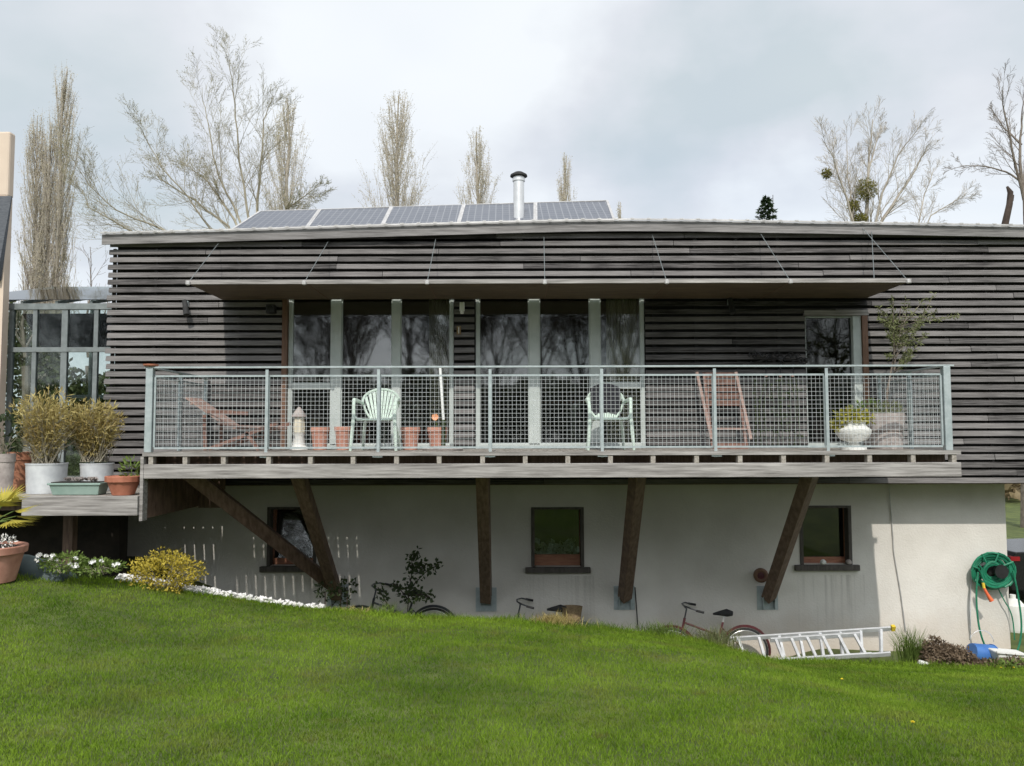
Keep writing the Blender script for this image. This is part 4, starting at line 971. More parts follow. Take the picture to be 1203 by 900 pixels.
# wrought iron wall ornament with little lamps
p = at(903, 425, YW - .03)
t = thing('iron_wall_ornament', p, 'black wrought iron candelabra with three pink cups on the slatted wall', 'wall ornament')
r = random.Random(8); m = MB(); q = p
m.tube([at(881, 428, YW - .05), at(903, 421, YW - .05), at(948, 424, YW - .05)], .012, 5)
for k in range(16):
    c = at(884 + k * 4.1, 420 + r.uniform(-5, 4), YW - .06); m.torus(c, (r.uniform(-.3, .3), 1, r.uniform(-.3, .3)), r.uniform(.03, .055), .009, 14, 4, 0, r.uniform(3.5, 6))
for k in range(40): m.leaf(at(r.uniform(882, 948), r.uniform(411, 432), YW - .06), rv(r), Vector((0, 1, .2)), .06, .035)
for px in (900, 917, 932): a = at(px, 424, YW - .05); b = at(px, 441, YW - .09); m.tube([a, b], .008, 4)
m.build('ironwork', M['black'], t)
for px in (900, 917, 931):
    c = at(px, 442, YW - .09); MB().lathe(c, [(.012, -.01), (.026, .005), (.03, .03), (.01, .03)], 12).build('lamp_cup', M['lampshade'], t)
# metal flower stand lower against the wall (dark leafy lattice)
r = random.Random(9); m = MB(); c = at(915, 470, YW - .12)
for k in range(9): px = 888 + k * 6.5; m.tube([at(px, 524, YW - .12), at(px + r.uniform(-4, 4), 480, YW - .12), at(px + r.uniform(-6, 6), 444, YW - .1)], .006, 4)
for k in range(150): m.leaf(at(r.uniform(884, 945), r.uniform(446, 515), YW - .12), rv(r), rv(r), .055, .03)
m.build('climbing_plant', M['darkleaf'], None, 'thin dark climbing plant on the slats below the iron candelabra', 'plant', loc=at(915, 526, YW - .12))

# ------------------------------------------------------------------ things under the balcony
def bike(mat, name_label, ox, oy, oz, mirror=1, basket=False, fork=0, lean=0.06):
    t = thing('bicycle', (ox, oy, oz), name_label, 'bicycle', 'bicycles parked against the basement wall')
    s = mirror
    def P(u, z, yy=0): return Vector((ox + s * u, oy + yy + lean * z * .5, oz + z))
    rw, fw = P(-.53, .33), P(.53, .33); bb = P(-.08, .28); st = P(-.22, .74); hd = P(.33, .80); hl = P(.37, .62)
    m = MB()
    for a, b, rr in ((bb, st, .016), (bb, hl, .019), (P(-.16, .55), hd + (hl - hd) * .35, .015), (rw, bb, .011), (rw, P(-.2, .66), .010), (hd, hl, .019)): m.tube([a, b], rr, 8)
    for sgn in (-1, 1): m.tube([hl, P(.45, .45, sgn * .045), P(.53, .33, sgn * .05)], [.014, .012, .010], 6)
    m.build('frame', mat, t)
    for c, nm in ((rw, 'wheel'), (fw, 'wheel')):
        w = MB().torus(c, (0, 1, 0), .315, .018, 40, 8).build(nm, M['rubber'], t)
        MB().torus(c, (0, 1, 0), .295, .009, 40, 6).build('rim', M['chrome'], w)
        sp = MB()
        for k in range(18): a = 2 * math.pi * k / 18; sp.tube([c, c + Vector((math.cos(a), 0, math.sin(a))) * .29], .0016, 3, cap=False)
        sp.tube([c + Vector((0, -.05, 0)), c + Vector((0, .05, 0))], .02, 8); sp.build('spokes', M['chrome'], w)
        MB().torus(c, (0, -1, 0), .355, .020, 26, 5, R(0) if s > 0 else R(0), R(190)).build('mudguard', mat, t)
    sd = MB(); v = [P(-.36, .845, -.075), P(-.36, .845, .075), P(-.30, .87, .085), P(-.30, .87, -.085), P(-.10, .865, -.02), P(-.10, .865, .02)]
    sd.tube([P(-.36, .86), P(-.28, .872), P(-.18, .865), P(-.08, .855)], [.035, .056, .034, .014], 10); ob = sd.build('saddle', M['rubber'], t)
    MB().tube([st, P(-.25, .85)], .013, 8).build('seat_post', M['chrome'], t)
    MB().tube([hd, P(.30, .93), P(.33, .96)], .012, 8).build('stem', M['bikedark'], t)
    c = P(.31, .965); MB().tube([c + Vector((-s * .16, -.27, -.03)), c + Vector((-s * .03, -.22, .01)), c + Vector((s * .04, -.08, .02)), c + Vector((s * .04, .08, .02)), c + Vector((-s * .03, .22, .01)), c + Vector((-s * .16, .27, -.03))], .011, 8).build('handlebar', M['bikedark'], t)
    for yy in (-.27, .27): MB().tube([c + Vector((-s * .20, yy, -.035)), c + Vector((-s * .09, yy * .95, -.01))], .017, 8).build('grip', M['rubber'], t)
    cr = MB().torus(bb + Vector((0, -.045, 0)), (0, 1, 0), .085, .008, 24, 5); cr.tube([bb + Vector((0, -.06, 0)), bb + Vector((s * .12, -.07, -.12))], .009, 6); cr.bar(bb + Vector((s * .12, -.15, -.12)), bb + Vector((s * .12, -.07, -.12)), .07, .02)
    cr.build('crankset', M['bikedark'], t)
    if basket:
        q = P(-.44, .70); bk = MB().lathe((q.x, q.y, q.z), [(.11, 0), (.14, .19), (.145, .20), (.13, .20), (.12, .02), (.01, .015)], 20, sx=1.1, sy=.8); bk.build('basket', M['wicker'], t)
    return t
def gz(px, py, y): return az(py, y, px)
xr = (ax(797, 12.15, 714) + ax(848, 12.15, 718)) / 2
bike(M['bikered'], 'maroon bicycle with black saddle between two strut base plates', ax(832, 12.1, 740) , 12.1, az(718, 12.1, 845) - .90, -1)
bike(M['bikedark'], 'dark bicycle with a wicker basket, mostly hidden behind the lawn edge', ax(636, 12.1, 720), 12.1, az(706, 12.1, 606) - .985, -1, basket=True)
bike(M['bikedark'], 'dark bicycle half hidden by the climbing rose, only a mudguard showing', ax(466, 12.1, 720), 12.1, az(711, 12.1, 506) - .70, -1)
# rust coloured disc on the right strut
p = at(894, 676, YL - .12)
t = thing('wheel_hub', p, 'rusty round hub hung beside the foot of the rightmost strut', 'hub')
MB().torus((p.x, p.y, p.z), (.2, 1, 0), .075, .035, 20, 8).build('ring', M['jamb'], t); MB().lathe((0, 0, -.03), [(.06, 0), (.06, .05), (.01, .06)], 14).build('disc', M['bikered'], t, local=True).matrix_local = Matrix.Rotation(R(90), 4, 'X')
# ladder, two aluminium sections lying on edge
def ladder_section(t, a0, a1, b0, b1, n, u0=0.06, u1=.94):
    for a, b in ((a0, a1), (b0, b1)): MB().bar(a, b, .028, .065, up=(0, -.5, 1)).build('side_rail', M['alu'], t, bevel=.004)
    for i in range(n):
        u = u0 + (u1 - u0) * i / (n - 1); MB().bar(a0.lerp(a1, u), b0.lerp(b1, u), .035, .035, up=(0, -1, 0)).build('rung', M['alu'], t)
t = thing('ladder', at(980, 772, 11.3), 'silver aluminium extension ladder lying on its edge in front of the basement wall', 'ladder')
ladder_section(t, at(856, 751, 11.55), at(1046, 738.5, 11.55), at(867, 782, 11.25), at(1046, 768, 11.25), 8)
ladder_section(t, at(905, 752, 11.45), at(1010, 745, 11.45), at(914, 776, 11.18), at(1024, 769, 11.18), 6)
e = at(1047, 738, 11.55); MB().bar(e, e + Vector((.05, 0, .004)), .05, .075, up=(0, -.5, 1)).build('end_cap', M['yellow'], t)

# hose on its wall hanger
c = at(1166, 671, YL - .16)
t = thing('garden_hose', c, 'thick coil of green garden hose hung on a wall reel by the house corner', 'garden hose')
m = MB(); r = random.Random(12); pts = []
N = 24 * 24
for i in range(N):
    a = i * 2 * math.pi / 24; rr = .085 + .205 * ((i / 24 * .381) % 1.0) + .012 * math.sin(i * .5); yy = -.09 + .18 * ((i / 24 * .618) % 1.0)
    pts.append(c + Vector((math.cos(a) * rr * 1.1, yy * .8, math.sin(a) * rr)))
m.tube(pts, .0145, 6)
m.build('hose_coil', M['hose'], t)
def hang(pts_px, y, rad, mat, nm, par):
    pts = [at(a, b, y) for a, b in pts_px]; out = []
    for i in range(len(pts) - 1):
        p0, p1, p2, p3 = pts[max(i - 1, 0)], pts[i], pts[i + 1], pts[min(i + 2, len(pts) - 1)]
        for k in range(6):
            q = k / 6; out.append(0.5 * ((2 * p1) + (p2 - p0) * q + (2 * p0 - 5 * p1 + 4 * p2 - p3) * q * q + (3 * p1 - p0 - 3 * p2 + p3) * q ** 3))
    out.append(pts[-1]); return MB().tube(out, rad, 7).build(nm, mat, par)
hang([(1149, 672), (1147, 700), (1150, 735), (1158, 760), (1170, 772), (1184, 775), (1196, 762), (1200, 735), (1196, 700), (1190, 670)], YL - .27, .0135, M['hose'], 'hose_loop', t)
hang([(1172, 690), (1180, 706), (1186, 716), (1190, 730), (1192, 752)], YL - .1, .009, M['hose'], 'hose_loop', t)
hang([(1143, 665), (1140, 700), (1140, 750)], YL - .03, .007, M['zincpot'], 'supply_pipe', t)
m = MB(); m.lathe((0, 0, 0), [(.05, -.10), (.11, -.10), (.11, -.07), (.06, -.06), (.06, .06), (.10, .07), (.10, .10), (.03, .10)], 20); ob = m.build('reel_hub', M['black'], t, local=True); ob.matrix_local = Matrix.Translation((.07, -.02, .01)) @ Matrix.Rotation(R(90), 4, 'X')
MB().box(c.x - .15, c.x + .2, YL - .06, YL - .004, c.z - .04, c.z + .06).build('wall_bracket', M['black'], t)
a = at(1155, 685, YL - .30); MB().tube([a, a + Vector((.01, 0, -.07))], .020, 8).build('connector', M['yellow'], t)
nz = MB().tube([a + Vector((.01, 0, -.07)), a + Vector((.04, -.02, -.15)), at(1165, 706, YL - .33)], [.019, .021, .034], 10).build('nozzle', M['orange'], t)
# rubble at the wall foot
def gpt(px, py, y): return at(px, py, y)
p = gpt(1154, 771, 11.75); gb = ground(p.x, p.y)
t = thing('bucket', (p.x, p.y, gb), 'blue plastic bucket lying on its side by the house corner', 'bucket')
m = MB().lathe((0, 0, 0), [(.12, 0), (.155, .30), (.165, .30), (.165, .315), (.145, .315), (.11, .02), (.01, .015)], 24); ob = m.build('bucket_body', M['blue'], t, local=True)
ob.matrix_local = Matrix.Translation((-.15, 0, .17)) @ Matrix.Rotation(R(8), 4, 'Z') @ Matrix.Rotation(R(103), 4, 'Y')
hm = MB().torus((0, 0, .30), (0, 1, 0), .165, .004, 20, 4, 0, math.pi).build('handle', M['chrome'], t, local=True); hm.matrix_local = ob.matrix_local.copy()
p = gpt(1184, 778, 11.6); gb = ground(p.x, p.y)
t = thing('plastic_tub', (p.x, p.y, gb), 'white plastic tub half sunk among the plants below the hose', 'tub')
m = MB(); r_ = []
m.hexa([(p.x - .17, p.y - .12, gb), (p.x + .17, p.y - .12, gb), (p.x + .17, p.y + .12, gb), (p.x - .17, p.y + .12, gb), (p.x - .22, p.y - .15, gb + .22), (p.x + .22, p.y - .15, gb + .18), (p.x + .22, p.y + .15, gb + .18), (p.x - .22, p.y + .15, gb + .22)])
m.build('tub_body', M['plaster'], t, bevel=.02); MB().bar((p.x - .24, p.y - .16, gb + .225), (p.x + .24, p.y - .16, gb + .185), .03, .02).build('rim', M['plaster'], t)
p = gpt(1100, 762, 12.1); gb = ground(p.x, p.y)
MB().hexa([(p.x - .2, p.y - .12, gb), (p.x + .2, p.y - .12, gb), (p.x + .18, p.y + .1, gb), (p.x - .2, p.y + .1, gb), (p.x - .12, p.y - .08, gb + .16), (p.x + .2, p.y - .08, gb + .21), (p.x + .15, p.y + .08, gb + .2), (p.x - .14, p.y + .08, gb + .16)]).build('rubble_block', M['plaster'], None, 'white broken block behind the brown plants at the wall foot', 'rubble block', loc=(p.x, p.y, gb), bevel=.03)
p = gpt(1087, 785, 10.9); gb = ground(p.x, p.y)
MB().hexa([(p.x - .1, p.y - .05, gb - .01), (p.x + .1, p.y - .05, gb - .02), (p.x + .08, p.y + .05, gb - .01), (p.x - .1, p.y + .05, gb - .01), (p.x - .08, p.y - .03, gb + .07), (p.x + .05, p.y - .04, gb + .035), (p.x + .05, p.y + .04, gb + .035), (p.x - .07, p.y + .03, gb + .07)]).build('stone', M['plaster'], None, 'small white stone at the lawn edge in front of the brown plants', 'stone', loc=(p.x, p.y, gb), bevel=.015)
for px, py, lab in ((967, 660, 'small white shell on the sill of the right basement window'), (997, 659, 'pale round pebble at the right end of the right basement sill')):
    q = at(px, py, YL - .03); MB().lathe((q.x, q.y, BW[2][2] - .0), [(.02, 0), (.045, .02), (.045, .05), (.02, .075), (.004, .08)], 12).build('shell' if px == 967 else 'pebble', M['plaster'] if px == 967 else M['stone'], None, lab, 'shell' if px == 967 else 'pebble', loc=(q.x, q.y, BW[2][2]))
r = random.Random(14)
def heap(px0, px1, py, y, hgt, n, mat, label, name='low_shrub', l=.07, w=.035, dep=.35):
    x0, x1 = ax(px0, y, py), ax(px1, y, py); m = MB(); sm = MB(); gb = ground((x0 + x1) / 2, y)
    t = thing(name, ((x0 + x1) / 2, y, gb), label, 'shrub')
    for i in range(n):
        x = r.uniform(x0, x1); u = (x - x0) / (x1 - x0); yy = y + r.uniform(-dep, dep); hh = hgt * (1 - (2 * u - 1) ** 4) * (1 - (abs(yy - y) / dep) ** 2 * .5) * (0.75 + .35 * mnoise.noise(Vector((x * 3, yy * 3, 2))))
        m.leaf(Vector((x, yy, ground(x, yy) + hh * r.random() ** .45)), rv(r) + Vector((0, -.2, .2)), rv(r), l * r.uniform(.6, 1.3), w * r.uniform(.6, 1.2))
    for i in range(40):
        x = r.uniform(x0, x1); g0 = ground(x, y); sm.tube([(x, y, g0), (x + r.uniform(-.1, .1), y + r.uniform(-.1, .1), g0 + hgt * .5)], .005, 4, cap=False)
    m.build('foliage', M[mat], t); sm.build('stems', M['darkbark'], t)
heap(1076, 1138, 775, 11.2, .46, 4200, 'brownleaf', 'purple brown withered shrub at the foot of the sunlit wall', l=.05, w=.024)
heap(1130, 1215, 788, 10.95, .16, 2400, 'brownleaf', 'low brown plants beside yellow dandelions at the right edge', l=.05, w=.024)
heap(1150, 1215, 795, 10.8, .12, 500, 'green', 'strip of green leaves in front of the brown plants at right')
def tuft(px, py, y, hgt, n, mat, label, spread=.12, name='grass_tuft', lean=.35):
    x = ax(px, y, py); gb = ground(x, y); m = MB()
    for i in range(n):
        b = Vector((x + r.gauss(0, spread), y + r.gauss(0, spread * .6), gb - .02)); h = hgt * r.uniform(.5, 1.1); d = Vector((r.gauss(0, lean), r.gauss(0, lean), 1)).normalized(); sd = Vector((r.uniform(-1, 1), r.uniform(-1, 1), 0)).normalized() * .004
        e = b + d * h * .6; f = e + (d + Vector((d.x, d.y, -.25))) * h * .4
        m.add([b - sd, b + sd, e + sd * .8, e - sd * .8, f], [(0, 1, 2, 3), (3, 2, 4)])
    m.build(name, M[mat], None, label, 'grass tuft', loc=(x, y, gb))
tuft(1071, 775, 11.3, .62, 320, 'green', 'tall green grass tuft left of the brown shrub', .07, lean=.2)
tuft(404, 714, 10.25, .13, 700, 'straw', 'yellow straw coloured grass tuft at the end of the white pebbles', .16, lean=.6)
tuft(447, 716, 10.4, .30, 420, 'green', 'green grass tuft right of the yellow grass by the struts', .12)
tuft(517, 722, 10.4, .22, 420, 'green', 'green grass tuft in front of the half hidden mudguard', .12)
tuft(650, 732, 10.25, .20, 520, 'drygrass', 'straw and green grass tuft in front of the wicker basket', .13)
tuft(775, 745, 10.4, .26, 420, 'green', 'long grass tuft at the lawn edge left of the maroon bicycle', .13)
tuft(838, 756, 10.4, .30, 380, 'olive', 'silvery green weed tuft in front of the maroon bicycle', .13)
tuft(600, 730, 10.35, .16, 500, 'green', 'short grass tuft at the lawn edge in front of the dark handlebar', .15)
tuft(700, 740, 10.35, .16, 500, 'green', 'short grass tuft at the lawn edge before the middle base plate', .15)
tuft(345, 706, 10.6, .30, 70, 'drygrass', 'few dry stalks standing behind the white pebbles', .05)
# climbing rose
r = random.Random(15); y = 11.8
t = thing('climbing_rose', at(482, 720, y), 'young climbing rose with dark leaves growing in front of the basement wall', 'rose bush')
st_ = MB(); lf = MB()
for path in ([(478, 735), (480, 700), (484, 672), (484, 656), (490, 650)], [(483, 690), (500, 672), (516, 663)], [(480, 705), (468, 690), (462, 686)], [(481, 700), (496, 698), (505, 702)], [(475, 735), (452, 705), (444, 690)], [(484, 665), (492, 668), (500, 664)]):
    pts = [at(a, b, y + r.uniform(-.1, .1)) for a, b in path]; st_.tube(pts, .008, 5)
    for i in range(len(pts) - 1):
        for k in range(34):
            q = pts[i].lerp(pts[i + 1], r.random()); lf.leaf(q + rv(r) * .07, rv(r), rv(r), r.uniform(.05, .085), r.uniform(.035, .055))
st_.build('stems', M['darkbark'], t); lf.build('leaves', M['darkleaf'], t)
r2 = random.Random(16); t = thing('dark_shrub', at(385, 705, 11.6), 'small dark leafy shrub at the foot of the crossed struts', 'shrub')
m = MB(); s_ = MB()
for c in ((382, 695), (408, 690), (400, 702)):
    q = at(c[0], c[1], 11.6); scatter_leaves(m, q, (.14, .12, .13), 70, .06, .04, r2); s_.tube([Vector((q.x, 11.6, q.z - .5)), q], .008, 4)
m.build('leaves', M['darkleaf'], t); s_.build('stems', M['darkbark'], t)

# pebbles along the upper lawn edge
m = MB(); r = random.Random(17)
PEB = [(140, 675), (155, 686), (185, 692), (215, 694), (250, 698), (300, 708), (340, 714), (380, 718)]
for i in range(1500):
    u = r.random() * (len(PEB) - 1); k = int(u); f = u - k; px = PEB[k][0] + (PEB[k + 1][0] - PEB[k][0]) * f
    x = ax(px, 9.6, 700); yc = lerp_tab(CREST, x, 1); wid = .10 if px < 240 else .10 + .25 * min(1, (px - 240) / 100)
    y = yc + .16 + r.uniform(0, wid); s = r.uniform(.024, .048)
    c = Vector((ax(px, yc + .2, 700), y, ground(ax(px, yc + .2, 700), y) + s * .5 + (.03 if r.random() < .3 else 0) + .03)); a = rv(r); _, b1, b2 = frame_of(a)
    a, b1, b2 = a * s, b1 * s * r.uniform(.7, 1.1), b2 * s * r.uniform(.6, .9)
    vs = [c + a, c - a, c + b1, c - b1, c + b2, c - b2] ; m.add(vs, [(0, 2, 4), (2, 1, 4), (1, 3, 4), (3, 0, 4), (2, 0, 5), (1, 2, 5), (3, 1, 5), (0, 3, 5)], True)
m.build('pebbles', M['pebble'], None, 'strip of white pebbles along the top edge of the lawn', 'pebbles', kind='stuff')

# ------------------------------------------------------------------ shrubs
def bush(name, c, rad, n, l, w, mat, label, cat='shrub', seed=1, nst=40, th=.006, up=.3, base=None, group=None, spread=.08, shell=.3, vase=False):
    r = random.Random(seed); base = base or (c[0], c[1], c[2] - rad[2]); t = thing(name, base, label, cat, group)
    m = MB(); s = MB()
    for i in range(n):
        d = rv(r); q = (shell + (1 - shell) * r.random()) ** .55; q *= 1 + .28 * mnoise.noise(d * 2.3 + Vector((seed, 0, 0))) + .12 * mnoise.noise(d * 6 + Vector((seed, 5, 0)))
        vf = (.30 + .74 * min(1, max(0, .5 + .62 * d.z * q))) if vase else 1
        p = Vector((c[0] + d.x * rad[0] * q * vf, c[1] + d.y * rad[1] * q * vf, c[2] + d.z * rad[2] * q))
        if p.z < base[2] + (.10 if vase else 0): continue
        m.leaf(p, d * .6 + rv(r) * .8 + Vector((0, 0, up)), rv(r), l * r.uniform(.6, 1.4), w * r.uniform(.7, 1.2))
    stems(s, base, c, rad, nst, r, th, spread)
    m.build('foliage', M[mat], t); s.build('stems', M['twig'], t)
    return t
c = at(195, 673, 9.55); bush('golden_shrub', c, (.42, .32, .24), 2600, .035, .020, 'golden', 'rounded golden green shrub beside the white pebbles', seed=41, base=(c.x, c.y, c.z - .25))
for k, (px, py, rx, rz, lab) in enumerate(((76, 661, .26, .10, 'white flowering low plant nearest the teal tarpaulin'), (116, 666, .26, .075, 'white flowering low plant between the tarpaulin and the golden shrub'))):
    c = at(px, py, 9.05); t = bush('flowering_plant', c, (rx, .22, rz), 700, .04, .02, 'green', lab, 'flowering plant', 50 + k, 20, group='white flowering plants at the lawn edge')
    m = MB(); r = random.Random(60 + k)
    for q in range(9):
        f = c + Vector((r.uniform(-rx, rx), r.uniform(-.22, .0), rz * r.uniform(.3, 1.15)))
        for j in range(9): a = j * .7; m.leaf(f, Vector((math.cos(a), -.5, math.sin(a) * .6 + .2)), rv(r), .035, .02)
    m.build('blossom', M['petal'], t)

# ------------------------------------------------------------------ left deck and its pots
LZ, LY = az(583, 9.8, 100), 9.8
t = thing('side_deck', (-5.6, LY, LZ), 'lower weathered timber deck left of the balcony carrying the pots', 'deck')
m = MB(); x = BX0 - .045
while x > -8.2: m.box(x - .128, x, LY + .03, 12.42, LZ - .035, LZ - rnd.uniform(0, .002)); x -= .128 + (.014 if x > -5.3 else .002)
m.build('deck_boards', M['deckwood'], t)
MB().box(ax(27, LY, 595), BX0 - .045, LY - .03, LY + .025, LZ - .225, LZ + .002).build('edge_beam', M['greywood'], t, bevel=.005)
for yy in (10.1, 10.42, 10.74, 11.22, 11.72, 12.0): MB().box(-8.15, BX0 - .05, yy, yy + .09, LZ - .19, LZ - .036).build('bearer', M['strut'], t)
for x in (-7.6, -5.6): MB().box(x, x + .12, LY + .6, LY + .72, -1.9, LZ - .04).build('post', M['strut'], t)
m = MB(); m.box(-9.5, -5.25, 11.15, 11.4, -2.6, LZ - .06)  # near-black backing added to give the deep shade under the deck
m.build('shade_backing', M['earth'], None, 'added near-black backing standing in for deep shade under the side deck', 'wall', loc=(-6, 11.2, -2.6))
def leafy_pot(px, py, y, rx, rz, label, seed):
    c = at(px, py, y); return bush('bamboo_shrub', c, (rx, rx * .9, rz), 3400, .085, .014, 'drygrass', label, 'shrub', seed, 120, .004, .25, base=(c.x, c.y, c.z - rz * 1.02), vase=True, group='yellowing bamboo shrubs on the side deck', spread=.14, shell=.15)
def zpot(px, w, pt, pb, y, label):
    x = ax(px, y, 550); r0 = w / 2 * y / F_PX; z0 = LZ + .003; h = az(pt, y, px) - z0
    t = thing('zinc_planter', (x, y, z0), label, 'planter', 'grey round planters on the side deck')
    MB().lathe((x, y, z0), [(r0 * .93, 0), (r0, h * .96), (r0 * 1.03, h * .96), (r0 * 1.03, h), (r0 * .95, h), (r0 * .9, h * .9), (.01, h * .88)], 30).build('planter_body', M['zincpot'], t)
    MB().lathe((x, y, z0), [(.01, h * .885), (r0 * .895, h * .90), (.01, h * .93)], 20).build('soil', M['earth'], t)
zpot(55, 44, 544, 580, 10.35, 'grey round planter holding the taller bamboo, left of the pair'); zpot(114, 36, 544, 572, 10.7, 'grey round planter behind the green trough, right of the pair')
leafy_pot(54, 503, 10.35, .44, .44, 'taller yellowing bamboo shrub in the left grey planter', 71); leafy_pot(112, 507, 10.7, .42, .38, 'shorter rounded yellowing bamboo shrub beside the slatted wall', 72)
# trough
y = 10.05; x0, x1 = ax(64, y, 575), ax(123, y, 575); zt = az(568, y, 92)
t = thing('plant_trough', ((x0 + x1) / 2, y, LZ + .003), 'grey green plastic trough with pale succulents on the side deck', 'plant trough')
MB().hexa([(x0 + .03, y - .1, LZ + .003), (x1 - .03, y - .1, LZ + .003), (x1 - .03, y + .1, LZ + .003), (x0 + .03, y + .1, LZ + .003), (x0, y - .13, zt), (x1, y - .13, zt), (x1, y + .13, zt), (x0, y + .13, zt)]).build('trough_body', M['trough'], t, bevel=.008)
MB().box(x0 - .015, x1 + .015, y - .145, y + .145, zt - .012, zt + .012).build('rim', M['trough'], t, bevel=.004)
MB().box(x0 + .02, x1 - .02, y - .12, y + .12, zt + .013, zt + .022).build('soil', M['earth'], t)
m = MB(); r = random.Random(18)
for k in range(14):
    c = Vector((r.uniform(x0 + .1, x1 - .1), y + r.uniform(-.09, .09), zt + .03))
    for j in range(22): a = j * 2.4; m.leaf(c, Vector((math.cos(a), math.sin(a), .5 + j * .06)), rv(r), .06, .025)
m.build('succulents', M['stone'], None, 'pale pinkish succulents planted along the grey green trough', 'plants', loc=((x0 + x1) / 2, y, zt + .02), kind='stuff')
# scalloped terracotta pot
y = 9.98; x = ax(145, y, 570); z0 = LZ + .003; h = az(559, y, 145) - z0; r0 = 19.5 * y / F_PX
t = thing('terracotta_bowl', (x, y, z0), 'orange terracotta bowl with scalloped rim at the right end of the side deck', 'flower pot')
MB().lathe((x, y, z0), [(r0 * .62, 0), (r0 * .86, h * .6), (r0 * .93, h * .72)], 32).build('bowl_body', M['terra'], t)
MB().lathe((x, y, z0), [(r0 * .94, h * .68), (r0 * 1.01, h * .70), (r0 * 1.04, h * .97), (r0 * 1.0, h), (r0 * .9, h), (r0 * .85, h * .9), (.01, h * .88)], 60, ripple=lambda a, z: .025 * math.sin(a * 14) if z < h * .75 else 0).build('rim', M['terra'], t)
r = random.Random(19); m = MB(); scatter_leaves(m, (x + .08, y + .03, z0 + h + .06), (.12, .1, .14), 90, .08, .03, r, .6); m.build('small_plant', M['green'], None, 'small green plant growing in the scalloped terracotta bowl', 'plant', loc=(x, y, z0 + h * .9))
# red pot, grey pot at the far left
def simple_pot(px, w, pt, y, mat, label, taper=.8):
    x = ax(px, y, 555); r0 = w / 2 * y / F_PX; z0 = LZ + .003; h = az(pt, y, px) - z0
    t = thing('flower_pot', (x, y, z0), label, 'flower pot')
    MB().lathe((x, y, z0), [(r0 * taper, 0), (r0 * .95, h * .8), (r0 * 1.02, h * .8), (r0 * 1.02, h), (r0 * .9, h), (r0 * .85, h * .9), (.01, h * .88)], 26).build('pot_body', M[mat], t)
    MB().lathe((x, y, z0), [(.01, h * .885), (r0 * .84, h * .90), (.01, h * .93)], 20).build('soil', M['earth'], t)
    return x, y, z0 + h
simple_pot(24, 34, 531, 10.7, 'redwood', 'dark red pot on the side deck behind the left grey planter')
X = simple_pot(4, 24, 533, 10.1, 'stone', 'pale stone pot at the left edge of the side deck')
r = random.Random(20); m = MB(); s = MB(); t = thing('potted_plant', (X[0], X[1], X[2] - .03), 'sparse dark green plant in the pale stone pot at the left edge', 'plant')
scatter_leaves(m, (X[0], X[1], X[2] + .25), (.2, .2, .28), 130, .08, .04, r); stems(s, (X[0], X[1], X[2] - .03), (X[0], X[1], X[2] + .25), (.2, .2, .28), 14, r)
m.build('leaves', M['darkleaf'], t); s.build('stems', M['twig'], t)
# palm in a terracotta pot on the lawn
y = 8.75; x = ax(-14, y, 655); zt = az(641, y, 5); zb = az(675, y, 5); zb = ground(x, y) - .02; r0 = 40 * y / F_PX; h = zt - zb
t = thing('large_terracotta_pot', (x, y, zb), 'large terracotta pot on the lawn at the left edge holding the palm', 'flower pot')
MB().lathe((x, y, zb), [(r0 * .72, 0), (r0 * .92, h * .8), (r0 * 1.0, h * .8), (r0 * 1.02, h * .98), (r0, h), (r0 * .9, h), (r0 * .85, h * .93), (.01, h * .92)], 36).build('pot_body', M['terrapale'], t)
MB().lathe((x, y, zb), [(.01, h * .925), (r0 * .84, h * .94), (.01, h * .96)], 20).build('soil', M['earth'], t)
r = random.Random(22); t = thing('fan_palm', (x, y, zb + h - .03), 'yellow green fan palm in the large terracotta pot at left', 'palm')
tk = MB().tube([(x, y, zb + h - .05), (x, y, zb + h + .18)], [.07, .05], 8).build('trunk', M['darkbark'], t); m = MB(); s = MB()
for k in range(20):
    a = r.uniform(0, 2 * math.pi); el = r.uniform(-.1, 1.1); d = Vector((math.cos(a) * math.cos(el), math.sin(a) * math.cos(el), math.sin(el))); b = Vector((x, y, zb + h + .18)); e = b + d * r.uniform(.22, .34) + Vector((0, 0, .06)); s.tube([b, b.lerp(e, .5) + Vector((0, 0, .03)), e], .006, 4)
    _, sd, u = frame_of(d)
    for j in range(-9, 10):
        q = j / 9 * 1.15; dd = d * math.cos(q) + sd * math.sin(q) - Vector((0, 0, .22)); m.leaf(e, dd, u, r.uniform(.22, .30), .022)
m.build('fronds', M['palm'], t); s.build('stalks', M['green'], t)
m = MB(); scatter_leaves(m, (x + .22, y - .1, zb + h + .04), (.12, .12, .07), 90, .04, .02, r); m.build('pot_flowers', M['petal'], None, 'small white flowers in the palm pot', 'flowers', loc=(x + .22, y - .1, zb + h))
# tarpaulin heap behind it
c = at(42, 655, 9.35); t_ = MB(); n = 12
for j in range(n + 1):
    for i in range(n + 1):
        u, v = i / n * 2 - 1, j / n * 2 - 1; hh = max(0, 1 - u * u) * max(0, 1 - v * v)
        t_.v.append((c.x + u * .45, c.y + v * .3, ground(c.x + u * .45, c.y + v * .3) - .04 + .24 * hh ** .6 + .05 * mnoise.noise(Vector((u * 3, v * 3, 1)))))
for j in range(n):
    for i in range(n): a = j * (n + 1) + i; t_.f.append((a, a + 1, a + n + 2, a + n + 1)); t_.smooth.append(True)
ob = t_.build('tarpaulin', M['tarp'], None, 'teal grey tarpaulin heaped behind the palm pot', 'tarpaulin', loc=(c.x, c.y, ground(c.x, 9.0))); so = ob.modifiers.new('thick', 'SOLIDIFY'); so.thickness = .01

